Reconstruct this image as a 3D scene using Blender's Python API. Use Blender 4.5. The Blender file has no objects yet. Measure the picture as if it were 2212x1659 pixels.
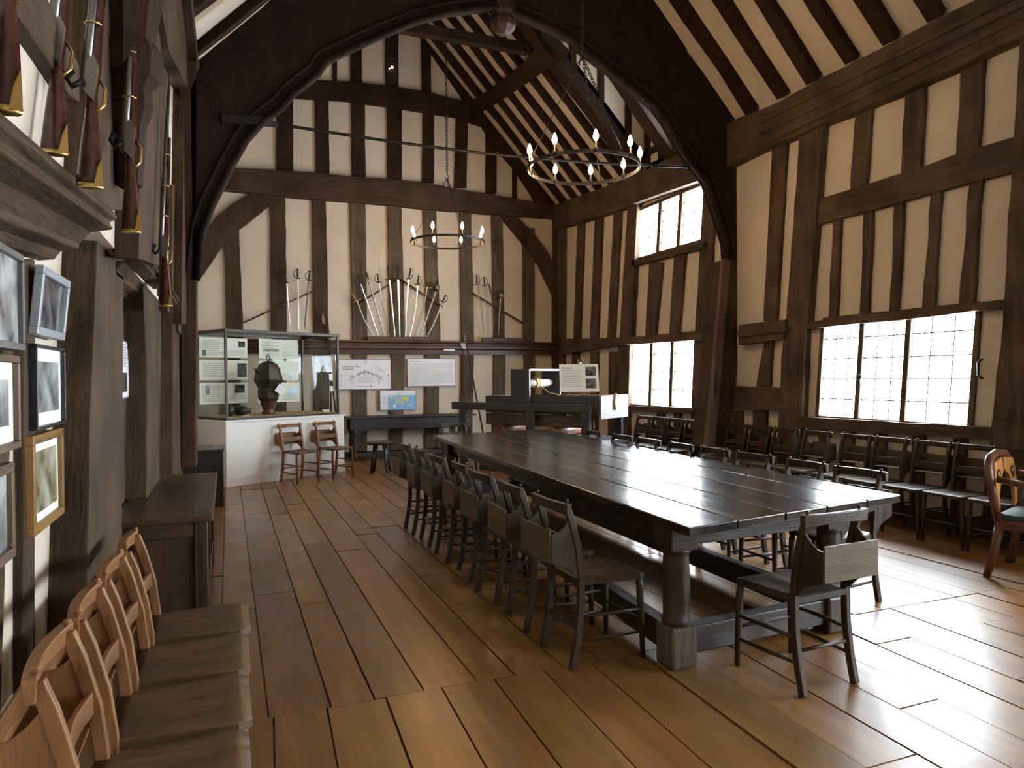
import bpy, bmesh, math, random
from mathutils import Vector, Matrix
random.seed(7)
S = bpy.context.scene
C = S.collection
PI = math.pi

# ------------------------------------------------------------------ camera
F = 1536.0; CX = 1106.0; CY = 829.5; EYE = 1.5
def _frame():
    dY = Vector((490-CX, CY-819, F)).normalized()
    dX = Vector((4900-CX, CY-783, F)); dX = (dX - dX.dot(dY)*dY).normalized()
    dZ = dY.cross(dX)
    if dZ.y < 0: dZ = -dZ
    return dX, dY, dZ
_dX, _dY, _dZ = _frame()
def ray(u, v):
    c = Vector(((u-CX)/F, (CY-v)/F, 1.0))
    return Vector((_dX.dot(c), _dY.dot(c), _dZ.dot(c)))
def on(u, v, ax, val):
    """the point of the plane ax = val (metres) seen at photograph pixel u, v"""
    r = ray(u, v); i = 'XYZ'.index(ax); o = Vector((0, 0, EYE))
    return o + r*((val-o[i])/r[i])
cam_d = bpy.data.cameras.new('camera'); cam = bpy.data.objects.new('camera', cam_d); C.objects.link(cam)
cam_d.sensor_width = 36.0; cam_d.lens = 36.0*F/2212.0; cam_d.clip_start = 0.05
right = Vector((_dX.x, _dY.x, _dZ.x)); up = Vector((_dX.y, _dY.y, _dZ.y)); fwd = Vector((_dX.z, _dY.z, _dZ.z))
m = Matrix.Identity(4)
for i in range(3):
    m[i][0] = right[i]; m[i][1] = up[i]; m[i][2] = -fwd[i]
m[0][3], m[1][3], m[2][3] = 0, 0, EYE
cam.matrix_world = m
S.camera = cam

# ------------------------------------------------------------------ light and exposure
S.view_settings.view_transform = 'Standard'; S.view_settings.look = 'None'
S.view_settings.gamma = 1.0; S.view_settings.use_curve_mapping = False
S.view_settings.exposure = 0.33
W = bpy.data.worlds.new('overcast_sky'); S.world = W; W.use_nodes = True
bg = W.node_tree.nodes['Background']; bg.inputs[0].default_value = (0.86, 0.93, 1.0, 1); bg.inputs[1].default_value = 42.0
BULB_W = 6.8
def portal(name, loc, sx, sz):
    """daylight portal just outside a window of the right wall (guides sampling of the sky)"""
    l = bpy.data.lights.new(name, 'AREA'); l.shape = 'RECTANGLE'; l.size = sx; l.size_y = sz; l.cycles.is_portal = True
    o = bpy.data.objects.new(name, l); C.objects.link(o); o.location = loc
    o.rotation_euler = (Vector((-1, 0, 0))).to_track_quat('-Z', 'Z').to_euler()
    return o

# ------------------------------------------------------------------ mesh helpers
class MB:
    def __init__(s): s.v = []; s.f = []; s.sm = []; s.col = []
    def _add(s, vs, fs, smooth=False):
        b = len(s.v); s.v += [Vector(p) for p in vs]
        for f in fs: s.f.append([b+i for i in f]); s.sm.append(smooth)
        return s
    def box(s, x0, x1, y0, y1, z0, z1):
        vs = [(x, y, z) for x in (x0, x1) for y in (y0, y1) for z in (z0, z1)]
        return s._add(vs, [(0,1,3,2), (4,6,7,5), (0,4,5,1), (2,3,7,6), (0,2,6,4), (1,5,7,3)])
    def hexa(s, lo, hi):
        """lo, hi: 4 points each (rings in the same order)"""
        return s._add(list(lo)+list(hi), [(3,2,1,0), (4,5,6,7)] + [(i, (i+1) % 4, (i+1) % 4+4, i+4) for i in range(4)])
    def prism(s, pts, off, smooth=False):
        """polygon pts (3D, planar, may be concave) extruded by off"""
        n = len(pts); off = Vector(off); a = [Vector(p) for p in pts]
        b = len(s.v); s.v += a + [p+off for p in a]
        from mathutils.geometry import tessellate_polygon
        tris = tessellate_polygon([a])
        for t in tris:
            s.f.append([b+i for i in t]); s.sm.append(False)
            s.f.append([b+n+i for i in reversed(t)]); s.sm.append(False)
        for i in range(n):
            j = (i+1) % n
            s.f.append([b+i, b+n+i, b+n+j, b+j]); s.sm.append(smooth)
        return s
    def ring_sweep(s, rings, closed=False, smooth=True, caps=True):
        n = len(rings[0]); b = len(s.v)
        for r in rings: s.v += [Vector(p) for p in r]
        m = len(rings)
        for i in range(m if closed else m-1):
            k = (i+1) % m
            for j in range(n):
                l = (j+1) % n
                s.f.append([b+i*n+j, b+i*n+l, b+k*n+l, b+k*n+j]); s.sm.append(smooth)
        if caps and not closed:
            s.f.append([b+j for j in reversed(range(n))]); s.sm.append(False)
            s.f.append([b+(m-1)*n+j for j in range(n)]); s.sm.append(False)
        return s
    def tube(s, pts, r, seg=8, closed=False, smooth=True, up=None, rect=None, caps=True):
        """round tube (r number or list) or rectangular bar (rect=(w,t)) along pts"""
        pts = [Vector(p) for p in pts]; n = len(pts); rings = []
        prev = None
        for i, p in enumerate(pts):
            a = pts[i-1] if (i > 0 or closed) else p
            c = pts[(i+1) % n] if (i < n-1 or closed) else p
            t = (c-a).normalized()
            if up is not None: u0 = Vector(up)
            elif prev is not None: u0 = prev
            else: u0 = Vector((0, 0, 1)) if abs(t.z) < 0.9 else Vector((1, 0, 0))
            x = t.cross(u0).normalized(); y = x.cross(t).normalized(); prev = y
            rr = r[i] if isinstance(r, (list, tuple)) else r
            if rect:
                w, h = rect[0]*rr/2, rect[1]*rr/2
                rings.append([p+x*w+y*h, p-x*w+y*h, p-x*w-y*h, p+x*w-y*h])
            else:
                rings.append([p+x*rr*math.cos(2*PI*k/seg)+y*rr*math.sin(2*PI*k/seg) for k in range(seg)])
        return s.ring_sweep(rings, closed, smooth and not rect, caps)
    def bar(s, p0, p1, w, t, up=None): return s.tube([p0, p1], 1, rect=(w, t), up=up)
    def lathe(s, prof, c=(0, 0, 0), seg=16, axis='Z', smooth=True):
        c = Vector(c); rings = []
        for r, z in prof:
            ring = []
            for k in range(seg):
                a = 2*PI*k/seg; q = (r*math.cos(a), r*math.sin(a))
                ring.append(c + (Vector((q[0], q[1], z)) if axis == 'Z' else Vector((z, q[0], q[1])) if axis == 'X' else Vector((q[0], z, q[1]))))
            rings.append(ring)
        return s.ring_sweep(rings, False, smooth)
    def grid(s, fn, nu, nv, smooth=True):
        b = len(s.v)
        for i in range(nu+1):
            for j in range(nv+1): s.v.append(Vector(fn(i/nu, j/nv)))
        for i in range(nu):
            for j in range(nv):
                q = b+i*(nv+1)+j
                s.f.append([q, q+nv+1, q+nv+2, q+1]); s.sm.append(smooth)
        return s

def build(name, mb, mat, parent=None, bevel=0, fix=True, kind=None, label=None):
    """one mesh object; with a parent the points are given in the parent's own frame unless W(...) moved them"""
    me = bpy.data.meshes.new(name)
    me.from_pydata([tuple(p) for p in mb.v], [], mb.f)
    me.polygons.foreach_set('use_smooth', mb.sm)
    if fix:
        bm = bmesh.new(); bm.from_mesh(me); bmesh.ops.recalc_face_normals(bm, faces=bm.faces); bm.to_mesh(me); bm.free()
    me.materials.append(grain(mat, mb.v))
    o = bpy.data.objects.new(name, me); C.objects.link(o)
    if parent is not None: o.parent = parent
    if bevel:
        b = o.modifiers.new('edge', 'BEVEL'); b.width = bevel; b.segments = 2; b.limit_method = 'ANGLE'; b.angle_limit = math.radians(50)
    if kind: o['kind'] = kind
    if label: o['label'] = label
    return o
def wbuild(name, mb, mat, parent, bevel=0, **k):
    """like build, but the points are in world metres and the parent is an unrotated Empty"""
    L = parent.location if parent is not None else Vector((0, 0, 0))
    mb.v = [p-L for p in mb.v]
    return build(name, mb, mat, parent, bevel, **k)
def thing(name, label, cat, loc=(0, 0, 0), rotz=0, group=None):
    o = bpy.data.objects.new(name, None); C.objects.link(o)
    o.location = loc; o.rotation_euler = (0, 0, rotz); o.empty_display_size = 0.1
    o['label'] = label; o['category'] = cat
    if group: o['group'] = group
    return o
def tag(o, label, cat, group=None):
    o['label'] = label; o['category'] = cat
    if group: o['group'] = group
    return o
def setting(name, loc=(0, 0, 0)):
    o = bpy.data.objects.new(name, None); C.objects.link(o); o.location = loc; o['kind'] = 'structure'; return o
def dup(root, loc, rotz, label, group=None):
    r = root.copy(); C.objects.link(r); r.location = loc; r.rotation_euler = (0, 0, rotz); r['label'] = label
    if group: r['group'] = group
    def rec(src, dst):
        for ch in src.children:
            c = ch.copy(); C.objects.link(c); c.parent = dst; rec(ch, c)
    rec(root, r)
    return r

# ------------------------------------------------------------------ materials
def mat(name):
    M = bpy.data.materials.new(name); M.use_nodes = True
    return M, M.node_tree, M.node_tree.nodes['Principled BSDF']
def plain(name, col, rough=0.6, metal=0.0, emit=None, es=0, coat=0):
    M, t, b = mat(name); b.inputs['Base Color'].default_value = (*col, 1); b.inputs['Roughness'].default_value = rough
    b.inputs['Metallic'].default_value = metal; b.inputs['Coat Weight'].default_value = coat
    if emit: b.inputs['Emission Color'].default_value = (*emit, 1); b.inputs['Emission Strength'].default_value = es
    return M
GRAIN = {}
def wood(name, *a, **k):
    """oak whose grain runs along the longest side of the part it is put on"""
    M = wood_(name, *a, axis=2, **k); GRAIN[M.name] = {2: M}; GRAIN[M.name]['make'] = lambda ax: wood_(name, *a, axis=ax, **k)
    return M
def grain(M, vs):
    if M.name not in GRAIN or not vs: return M
    e = [max(v[i] for v in vs)-min(v[i] for v in vs) for i in range(3)]; ax = e.index(max(e)); g_ = GRAIN[M.name]
    if ax not in g_: g_[ax] = g_['make'](ax)
    return g_[ax]
def wood_(name, c1, c2, rough=0.55, scale=(3, 3, 3), bump=0.3, c3=None, spec=0.5, coat=0.0, fine=40, rvar=0.15, axis=2):
    f = 2.2 if fine == 60 else 1.0
    scale = [11*f if i != axis else 0.9*f for i in range(3)]
    M, t, b = mat(name); N = t.nodes; L = t.links
    tc = N.new('ShaderNodeTexCoord'); mp = N.new('ShaderNodeMapping'); mp.inputs['Scale'].default_value = tuple(scale)
    L.new(tc.outputs['Object'], mp.inputs['Vector'])
    n1 = N.new('ShaderNodeTexNoise'); n1.inputs['Scale'].default_value = 1.0; n1.inputs['Detail'].default_value = 7; n1.inputs['Roughness'].default_value = 0.7; n1.inputs['Distortion'].default_value = 0.4
    n0 = N.new('ShaderNodeTexNoise'); n0.inputs['Scale'].default_value = 2.2; n0.inputs['Detail'].default_value = 4; L.new(tc.outputs['Object'], n0.inputs['Vector'])
    L.new(mp.outputs[0], n1.inputs['Vector'])
    n2 = N.new('ShaderNodeTexNoise'); n2.inputs['Scale'].default_value = 5; n2.inputs['Detail'].default_value = 4
    L.new(mp.outputs[0], n2.inputs['Vector'])
    cr = N.new('ShaderNodeValToRGB'); av = N.new('ShaderNodeMath'); av.operation = 'MULTIPLY_ADD'; av.inputs[1].default_value = 0.45; L.new(n0.outputs['Fac'], av.inputs[0])
    hm = N.new('ShaderNodeMath'); hm.operation = 'MULTIPLY'; hm.inputs[1].default_value = 0.55; L.new(n1.outputs['Fac'], hm.inputs[0]); L.new(hm.outputs[0], av.inputs[2]); L.new(av.outputs[0], cr.inputs[0])
    cr.color_ramp.elements[0].position = 0.36; cr.color_ramp.elements[0].color = (*c1, 1)
    cr.color_ramp.elements[1].position = 0.66; cr.color_ramp.elements[1].color = (*c2, 1)
    if c3: e = cr.color_ramp.elements.new(0.52); e.color = (*c3, 1)
    mx = N.new('ShaderNodeMix'); mx.data_type = 'RGBA'; mx.blend_type = 'MULTIPLY'; mx.inputs[0].default_value = 0.5
    L.new(cr.outputs[0], mx.inputs[6]); L.new(n2.outputs['Fac'], mx.inputs[7])
    L.new(mx.outputs[2], b.inputs['Base Color'])
    bp = N.new('ShaderNodeBump'); bp.inputs['Strength'].default_value = bump; bp.inputs['Distance'].default_value = 0.01
    ad = N.new('ShaderNodeMath'); ad.operation = 'ADD'; L.new(n1.outputs['Fac'], ad.inputs[0]); L.new(n2.outputs['Fac'], ad.inputs[1])
    L.new(ad.outputs[0], bp.inputs['Height']); L.new(bp.outputs[0], b.inputs['Normal'])
    mr = N.new('ShaderNodeMapRange'); L.new(n1.outputs['Fac'], mr.inputs[0]); mr.inputs[1].default_value = 0.3; mr.inputs[2].default_value = 0.7
    mr.inputs[3].default_value = rough-rvar; mr.inputs[4].default_value = rough+rvar; L.new(mr.outputs[0], b.inputs['Roughness'])
    b.inputs['Specular IOR Level'].default_value = spec; b.inputs['Coat Weight'].default_value = coat; b.inputs['Coat Roughness'].default_value = 0.25
    return M
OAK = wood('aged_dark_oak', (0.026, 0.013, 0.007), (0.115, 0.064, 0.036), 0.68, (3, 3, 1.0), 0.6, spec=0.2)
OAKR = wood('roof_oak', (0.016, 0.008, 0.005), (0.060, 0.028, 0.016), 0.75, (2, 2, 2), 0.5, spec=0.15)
TRUSS = wood('near_black_oak', (0.009, 0.0055, 0.004), (0.034, 0.018, 0.011), 0.75, (1.5, 1.5, 1.5), 0.4, spec=0.15)  # darkest of the oaks, a nearly black brown for the arched truss
OAKW = wood('paler_brown_oak', (0.040, 0.026, 0.016), (0.18, 0.120, 0.075), 0.7, (3, 3, 0.8), 0.7, spec=0.15)  # paler, greyer brown than the other oak, for the right wall frame
OAKB = wood('brown_post_oak', (0.026, 0.015, 0.008), (0.130, 0.080, 0.044), 0.7, (3, 3, 0.8), 0.7, spec=0.2)
OAKG = wood('greyed_oak', (0.050, 0.036, 0.022), (0.190, 0.140, 0.090), 0.7, (3, 3, 0.8), 0.8, spec=0.2)
RAIL = wood('polished_red_oak', (0.045, 0.018, 0.012), (0.13, 0.055, 0.035), 0.4, (1, 6, 6), 0.2)
CHD = wood('dark_chair_oak', (0.022, 0.013, 0.007), (0.075, 0.046, 0.025), 0.45, (4, 4, 2), 0.15, fine=60, spec=0.35)
CHB = wood('brown_chair_board', (0.09, 0.060, 0.034), (0.21, 0.150, 0.090), 0.5, (4, 4, 4), 0.15, fine=60, spec=0.3)
CHL = wood('light_chair_oak', (0.15, 0.060, 0.018), (0.42, 0.190, 0.062), 0.45, (4, 4, 2), 0.15, fine=60)
SEATL = wood('worn_brown_seat', (0.030, 0.016, 0.007), (0.23, 0.130, 0.055), 0.4, (5, 1.6, 5), 0.15, fine=60)
TAB = wood('polished_table_oak', (0.012, 0.008, 0.006), (0.050, 0.030, 0.020), 0.20, (2.2, 0.5, 3), 0.10, coat=0.35, fine=30, rvar=0.08)
LEG = wood('table_leg_oak', (0.016, 0.009, 0.006), (0.065, 0.036, 0.021), 0.4, (3, 3, 1), 0.25, spec=0.35)
CHEST = wood('chest_oak', (0.022, 0.012, 0.007), (0.105, 0.060, 0.032), 0.36, (2, 3, 3), 0.2)
BLK = wood('blackened_oak', (0.010, 0.008, 0.007), (0.035, 0.028, 0.024), 0.4, (3, 3, 3), 0.2)
MANG = wood('grey_painted_oak', (0.030, 0.033, 0.036), (0.085, 0.09, 0.092), 0.4, (3, 3, 3), 0.2)
STEEL = plain('bright_steel', (0.55, 0.55, 0.52), 0.28, 1.0)
DSTEEL = plain('dull_steel', (0.22, 0.21, 0.20), 0.4, 1.0)
IRON = plain('black_iron', (0.03, 0.028, 0.026), 0.5, 0.8)
BRASS = plain('brass', (0.60, 0.43, 0.16), 0.3, 1.0)
RUST = plain('browned_iron', (.07,.055,.045), .45, .7)
LEATHER = plain('black_grip', (0.02, 0.018, 0.016), 0.5)
STOCK = wood('walnut_gunstock', (0.035, 0.010, 0.006), (0.11, 0.032, 0.018), 0.25, (5, 5, 2), 0.05)
WHITE = plain('white_paint', (0.80, 0.80, 0.77), 0.5)
PAPER = plain('white_card', (0.78, 0.78, 0.80), 0.45)
CREAMP = plain('cream_paper', (0.76, 0.76, 0.68), 0.6)
MARO = plain('mauve_board_edge', (0.20, 0.13, 0.24), 0.5)
INK = plain('grey_print', (0.38, 0.38, 0.38), 0.7)
BLACKI = plain('black_print', (0.03, 0.03, 0.03), 0.7)
MAPB = plain('map_blue', (0.22, 0.46, 0.72), 0.6)
MAPG = plain('map_green', (0.42, 0.52, 0.42), 0.6)
MAPY = plain('map_yellow', (0.72, 0.62, 0.08), 0.6)
ROPE = plain('hemp_rope', (0.50, 0.34, 0.15), 0.85)
CLOTH = plain('yellow_cloth', (0.42, 0.31, 0.12), 0.9)
GREEN = plain('green_leather', (0.012, 0.035, 0.028), 0.35)
ORANGE = wood('orange_carved_oak', (0.38, 0.15, 0.03), (0.62, 0.29, 0.07), 0.4, (5, 5, 5), 0.2)
RED = wood('red_mahogany', (0.07, 0.020, 0.010), (0.17, 0.055, 0.024), 0.35, (4, 4, 4), 0.1)
DMAH = wood('dark_mahogany', (0.020, 0.009, 0.006), (0.065, 0.030, 0.019), 0.4, (4, 4, 4), 0.1)
LEAD = plain('lead_came', (0.10, 0.10, 0.11), 0.5, 0.3)
def photo(name, dark, lite, scale=6.0):
    M, t, b = mat(name); N = t.nodes; L = t.links
    tc = N.new('ShaderNodeTexCoord'); n1 = N.new('ShaderNodeTexNoise'); n1.inputs['Scale'].default_value = scale; n1.inputs['Detail'].default_value = 5
    L.new(tc.outputs['Object'], n1.inputs['Vector']); cr = N.new('ShaderNodeValToRGB'); L.new(n1.outputs['Fac'], cr.inputs[0])
    cr.color_ramp.elements[0].position = 0.35; cr.color_ramp.elements[0].color = (*dark, 1)
    cr.color_ramp.elements[1].position = 0.65; cr.color_ramp.elements[1].color = (*lite, 1)
    L.new(cr.outputs[0], b.inputs['Base Color']); b.inputs['Roughness'].default_value = 0.15
    return M
PHOTO_D = photo('dark_photograph', (0.015, 0.015, 0.02), (0.16, 0.16, 0.17), 14)
PHOTO_G = photo('grey_photograph', (0.12, 0.13, 0.13), (0.50, 0.52, 0.52), 9)
PHOTO_O = photo('sepia_print', (0.13, 0.12, 0.05), (0.50, 0.50, 0.38), 9)
def plaster():
    M, t, b = mat('limewashed_plaster'); N = t.nodes; L = t.links
    tc = N.new('ShaderNodeTexCoord'); n = N.new('ShaderNodeTexNoise'); n.inputs['Scale'].default_value = 1.1; n.inputs['Detail'].default_value = 5
    L.new(tc.outputs['Object'], n.inputs['Vector']); cr = N.new('ShaderNodeValToRGB'); L.new(n.outputs['Fac'], cr.inputs[0])
    cr.color_ramp.elements[0].position = 0.3; cr.color_ramp.elements[0].color = (0.56, 0.475, 0.37, 1)
    cr.color_ramp.elements[1].position = 0.7; cr.color_ramp.elements[1].color = (0.64, 0.56, 0.455, 1)
    L.new(cr.outputs[0], b.inputs['Base Color']); b.inputs['Roughness'].default_value = 0.9
    n2 = N.new('ShaderNodeTexNoise'); n2.inputs['Scale'].default_value = 14; L.new(tc.outputs['Object'], n2.inputs['Vector'])
    bp = N.new('ShaderNodeBump'); bp.inputs['Strength'].default_value = 0.25; bp.inputs['Distance'].default_value = 0.01
    L.new(n2.outputs['Fac'], bp.inputs['Height']); L.new(bp.outputs[0], b.inputs['Normal'])
    return M
PLAST = plaster()
def glass(name, rough=0.03, tint=(1, 1, 1), ior=1.45):
    M = bpy.data.materials.new(name); M.use_nodes = True; t = M.node_tree; N = t.nodes; L = t.links; N.clear()
    o = N.new('ShaderNodeOutputMaterial'); tr = N.new('ShaderNodeBsdfTransparent'); tr.inputs[0].default_value = (*tint, 1)
    g = N.new('ShaderNodeBsdfGlossy'); g.inputs['Roughness'].default_value = rough; mx = N.new('ShaderNodeMixShader')
    fr = N.new('ShaderNodeFresnel'); fr.inputs['IOR'].default_value = 1.45
    ge = N.new('ShaderNodeNewGeometry'); mm = N.new('ShaderNodeMapRange'); mm.inputs[3].default_value = ior; mm.inputs[4].default_value = 1/ior
    L.new(ge.outputs['Backfacing'], mm.inputs[0]); L.new(mm.outputs[0], fr.inputs['IOR'])
    L.new(fr.outputs[0], mx.inputs[0]); L.new(tr.outputs[0], mx.inputs[1]); L.new(g.outputs[0], mx.inputs[2]); L.new(mx.outputs[0], o.inputs[0])
    return M
GLASS = glass('window_glass', tint=(0.97, 0.99, 1.0)); CGLASS = glass('case_glass', tint=(0.96, 0.98, 0.97), ior=1.22)
def floor_mat():
    M, t, b = mat('waxed_floorboards'); N = t.nodes; L = t.links
    at = N.new('ShaderNodeAttribute'); at.attribute_name = 'board'; at.attribute_type = 'GEOMETRY'
    tc = N.new('ShaderNodeTexCoord'); mp = N.new('ShaderNodeMapping'); mp.inputs['Scale'].default_value = (10, 0.8, 1)
    ad = N.new('ShaderNodeVectorMath'); ad.operation = 'ADD'; L.new(tc.outputs['Object'], ad.inputs[0])
    sc = N.new('ShaderNodeVectorMath'); sc.operation = 'SCALE'; sc.inputs['Scale'].default_value = 13.0
    L.new(at.outputs['Color'], sc.inputs[0]); L.new(sc.outputs[0], ad.inputs[1]); L.new(ad.outputs[0], mp.inputs['Vector'])
    n = N.new('ShaderNodeTexNoise'); n.inputs['Scale'].default_value = 1.3; n.inputs['Detail'].default_value = 8; n.inputs['Roughness'].default_value = 0.7
    L.new(mp.outputs[0], n.inputs['Vector'])
    cr = N.new('ShaderNodeValToRGB'); L.new(n.outputs['Fac'], cr.inputs[0])
    cr.color_ramp.elements[0].position = 0.25; cr.color_ramp.elements[0].color = (0.12, 0.045, 0.012, 1)
    cr.color_ramp.elements[1].position = 0.75; cr.color_ramp.elements[1].color = (0.37, 0.160, 0.046, 1)
    hs = N.new('ShaderNodeHueSaturation'); sp = N.new('ShaderNodeSeparateColor'); L.new(at.outputs['Color'], sp.inputs[0])
    mr = N.new('ShaderNodeMapRange'); mr.inputs[3].default_value = 0.72; mr.inputs[4].default_value = 1.12; L.new(sp.outputs[0], mr.inputs[0]); L.new(mr.outputs[0], hs.inputs['Value'])
    mr2 = N.new('ShaderNodeMapRange'); mr2.inputs[3].default_value = 0.503; mr2.inputs[4].default_value = 0.516; L.new(sp.outputs[1], mr2.inputs[0]); L.new(mr2.outputs[0], hs.inputs['Hue'])
    L.new(cr.outputs[0], hs.inputs['Color']); L.new(hs.outputs[0], b.inputs['Base Color'])
    n3 = N.new('ShaderNodeTexNoise'); n3.inputs['Scale'].default_value = 2.3; n3.inputs['Detail'].default_value = 4; L.new(tc.outputs['Object'], n3.inputs['Vector'])
    m3 = N.new('ShaderNodeMapRange'); m3.inputs[1].default_value = 0.3; m3.inputs[2].default_value = 0.7; m3.inputs[3].default_value = 0.30; m3.inputs[4].default_value = 0.44
    L.new(n3.outputs['Fac'], m3.inputs[0]); L.new(m3.outputs[0], b.inputs['Roughness'])
    bp = N.new('ShaderNodeBump'); bp.inputs['Strength'].default_value = 0.10; bp.inputs['Distance'].default_value = 0.002
    n4 = N.new('ShaderNodeTexNoise'); n4.inputs['Scale'].default_value = 5; n4.inputs['Detail'].default_value = 3; L.new(tc.outputs['Object'], n4.inputs['Vector'])
    L.new(n4.outputs['Fac'], bp.inputs['Height']); L.new(bp.outputs[0], b.inputs['Normal'])
    b.inputs['Specular IOR Level'].default_value = 0.7; b.inputs['Coat Weight'].default_value = 0.25; b.inputs['Coat Roughness'].default_value = 0.22
    return M
FLOOR = floor_mat()

# ------------------------------------------------------------------ the room
XR, YG, XL, XU = 6.5, 13.5, -0.64, -0.47      # right wall, far gable, left wall below and above the jetty
YB = -3.0                                       # wall behind the visitor
RX, RZ = 3.1, 8.6                               # ridge
EL, ER = 4.9, 4.97                              # eaves
def roof_r(x): return RZ - (RZ-ER)/(XR-RX)*(x-RX)
def roof_l(x): return RZ - (RZ-EL)/(RX-XU)*(RX-x)

fl = MB(); cols = []
def board(x0, x1, y0, y1, skew=0.0):
    dz = random.uniform(-0.003, 0.003); g = 0.0045
    z0 = -0.03; z1 = dz
    b = len(fl.f)
    fl.hexa([(x0+g+skew*(y0), y0+g, z0), (x1-g+skew*(y0), y0+g, z0), (x1-g+skew*(y1), y1-g, z0), (x0+g+skew*(y1), y1-g, z0)],
            [(x0+g+skew*(y0), y0+g, z1), (x1-g+skew*(y0), y0+g, z1), (x1-g+skew*(y1), y1-g, z1), (x0+g+skew*(y1), y1-g, z1+random.uniform(-.002, .002))])
    c = (random.random(), random.random(), random.random(), 1); cols.extend([c]*(len(fl.f)-b))
x = -0.95
xs = []
while x < 6.75:
    w = random.choice((0.20, 0.22, 0.235, 0.25, 0.27)); xs.append((x, min(x+w, 6.8))); x += w
rr = random.Random(5)
for (a, b_) in xs:
    y = 3.31
    while y < YG+0.1:
        L_ = rr.uniform(1.6, 3.6); y1 = min(y+L_, YG+0.2)
        if YG+0.2-y1 < 0.5: y1 = YG+0.2
        board(a, b_, y, y1); y = y1
x = -1.3
while x < 7.0:
    w = rr.choice((0.23, 0.25, 0.27, 0.30)); y = 3.31
    cut = rr.choice((2.9, 2.3, 2.0, 1.6, 1.2))
    board(x, x+w, cut, 3.31, 0.05); board(x, x+w, -1.0, cut, 0.05); board(x, x+w, YB-0.1, -1.0, 0.05); x += w
fl.box(-1.2, 7.0, YB-.1, YG+.2, -0.08, -0.028); cols += [(0, 0, 0, 1)]*6
floor = build('floor', fl, FLOOR, kind='structure', fix=True)
ca = floor.data.color_attributes.new('board', 'FLOAT_COLOR', 'CORNER')
li = 0
for p, c in zip(floor.data.polygons, cols):
    for _ in p.loop_indices: ca.data[li].color = c; li += 1

def P(u, v, ax, val): return on(u, v, ax, val)
# window openings on the right wall: (bottom far y, bottom near y, top far y, top near y)
def opening(bl, tl, tr, br):
    q = [P(*p, 'X', XR) for p in (bl, tl, tr, br)]
    return (q[0].y, q[3].y, q[1].y, q[2].y)
SILL, HEAD = 0.985, 2.135
W1 = opening((1765, 902), (1778, 707), (2115, 671), (2095, 920))
W2 = opening((1358, 875), (1362, 743), (1503, 738), (1496, 881))
UW = opening((1372, 562), (1378, 440), (1528, 391), (1520, 524)); US, UH = 3.47, 4.30
W4 = (2.3, 0.1, 2.3, 0.1)
W5 = (-0.3, -2.3, -0.3, -2.3)
wr = MB()
def band(z0, z1, holes):
    ys = [(YG+.2, YG+.2)] + [e for h in holes for e in ((h[0], h[2]), (h[1], h[3]))] + [(YB-.1, YB-.1)]
    for i in range(0, len(ys), 2):
        (b0, t0), (b1, t1) = ys[i], ys[i+1]
        wr.hexa([(XR, b0, z0), (XR, b1, z0), (XR+.09, b1, z0), (XR+.09, b0, z0)], [(XR, t0, z1), (XR, t1, z1), (XR+.09, t1, z1), (XR+.09, t0, z1)])
band(-.05, SILL, []); band(SILL, HEAD, [W2, W1, W4, W5]); band(HEAD, US, []); band(US, UH, [UW]); band(UH, ER+.02, [])
wall_r = build('wall_right', wr, PLAST, kind='structure')
wg = MB().prism([(-1.0, YG, -.05), (XR+.15, YG, -.05), (XR+.15, YG, roof_r(XR+.15)+.1), (RX, YG, RZ+.1), (-1.0, YG, roof_l(-1.0)+.1)], (0, .16, 0))
wall_f = build('wall_far', wg, PLAST, kind='structure')
wall_b = build('wall_near', MB().prism([(-1.0, YB, -.05), (XR+.15, YB, -.05), (XR+.15, YB, roof_r(XR+.15)+.1), (RX, YB, RZ+.1), (-1.0, YB, roof_l(-1.0)+.1)], (0, -.16, 0)), PLAST, kind='structure')
wl = MB().box(XL-.3, XL, YB-.1, YG+.1, -.05, 2.2).box(XU-.3, XU, YB-.1, YG+.1, 2.1, EL+.3)
wall_l = build('wall_left', wl, PLAST, kind='structure')

DY0, DY1, DX = 8.3, 10.15, 4.75          # dormer opening in the right slope
ce = MB()
def slab(xa, xb, ya, yb, side):
    f = roof_r if side > 0 else roof_l
    ce.hexa([(xa, ya, f(xa)), (xb, ya, f(xb)), (xb, yb, f(xb)), (xa, yb, f(xa))], [(xa, ya, f(xa)+.15), (xb, ya, f(xb)+.15), (xb, yb, f(xb)+.15), (xa, yb, f(xa)+.15)])
slab(RX-.02, XR+.15, YB-.1, DY0, 1); slab(RX-.02, XR+.15, DY1, YG+.1, 1); slab(RX-.02, DX, DY0, DY1, 1)
slab(XU-.3, RX+.02, YB-.1, YG+.1, -1)
dz = roof_r(DX)                             # dormer: flat ceiling, cheeks and front wall with a window opening
ce.box(DX-.1, XR+.2, DY0-.05, DY1+.05, dz, dz+.1)
for y in (DY0, DY1):
    s_ = -.1 if y == DY0 else .1
    ce.prism([(DX, y, dz), (XR+.1, y, dz), (XR+.1, y, roof_r(XR+.1)), ], (0, s_, 0))
ce.box(XR, XR+.1, DY0, DY1, ER-.1, 5.2); ce.box(XR, XR+.1, DY0, DY1, 5.85, dz); ce.box(XR, XR+.1, DY0, DY0+.10, 5.2, 5.85); ce.box(XR, XR+.1, DY0+.75, DY1, 5.2, 5.85)
ceil = build('ceiling', ce, PLAST, kind='structure')

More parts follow.
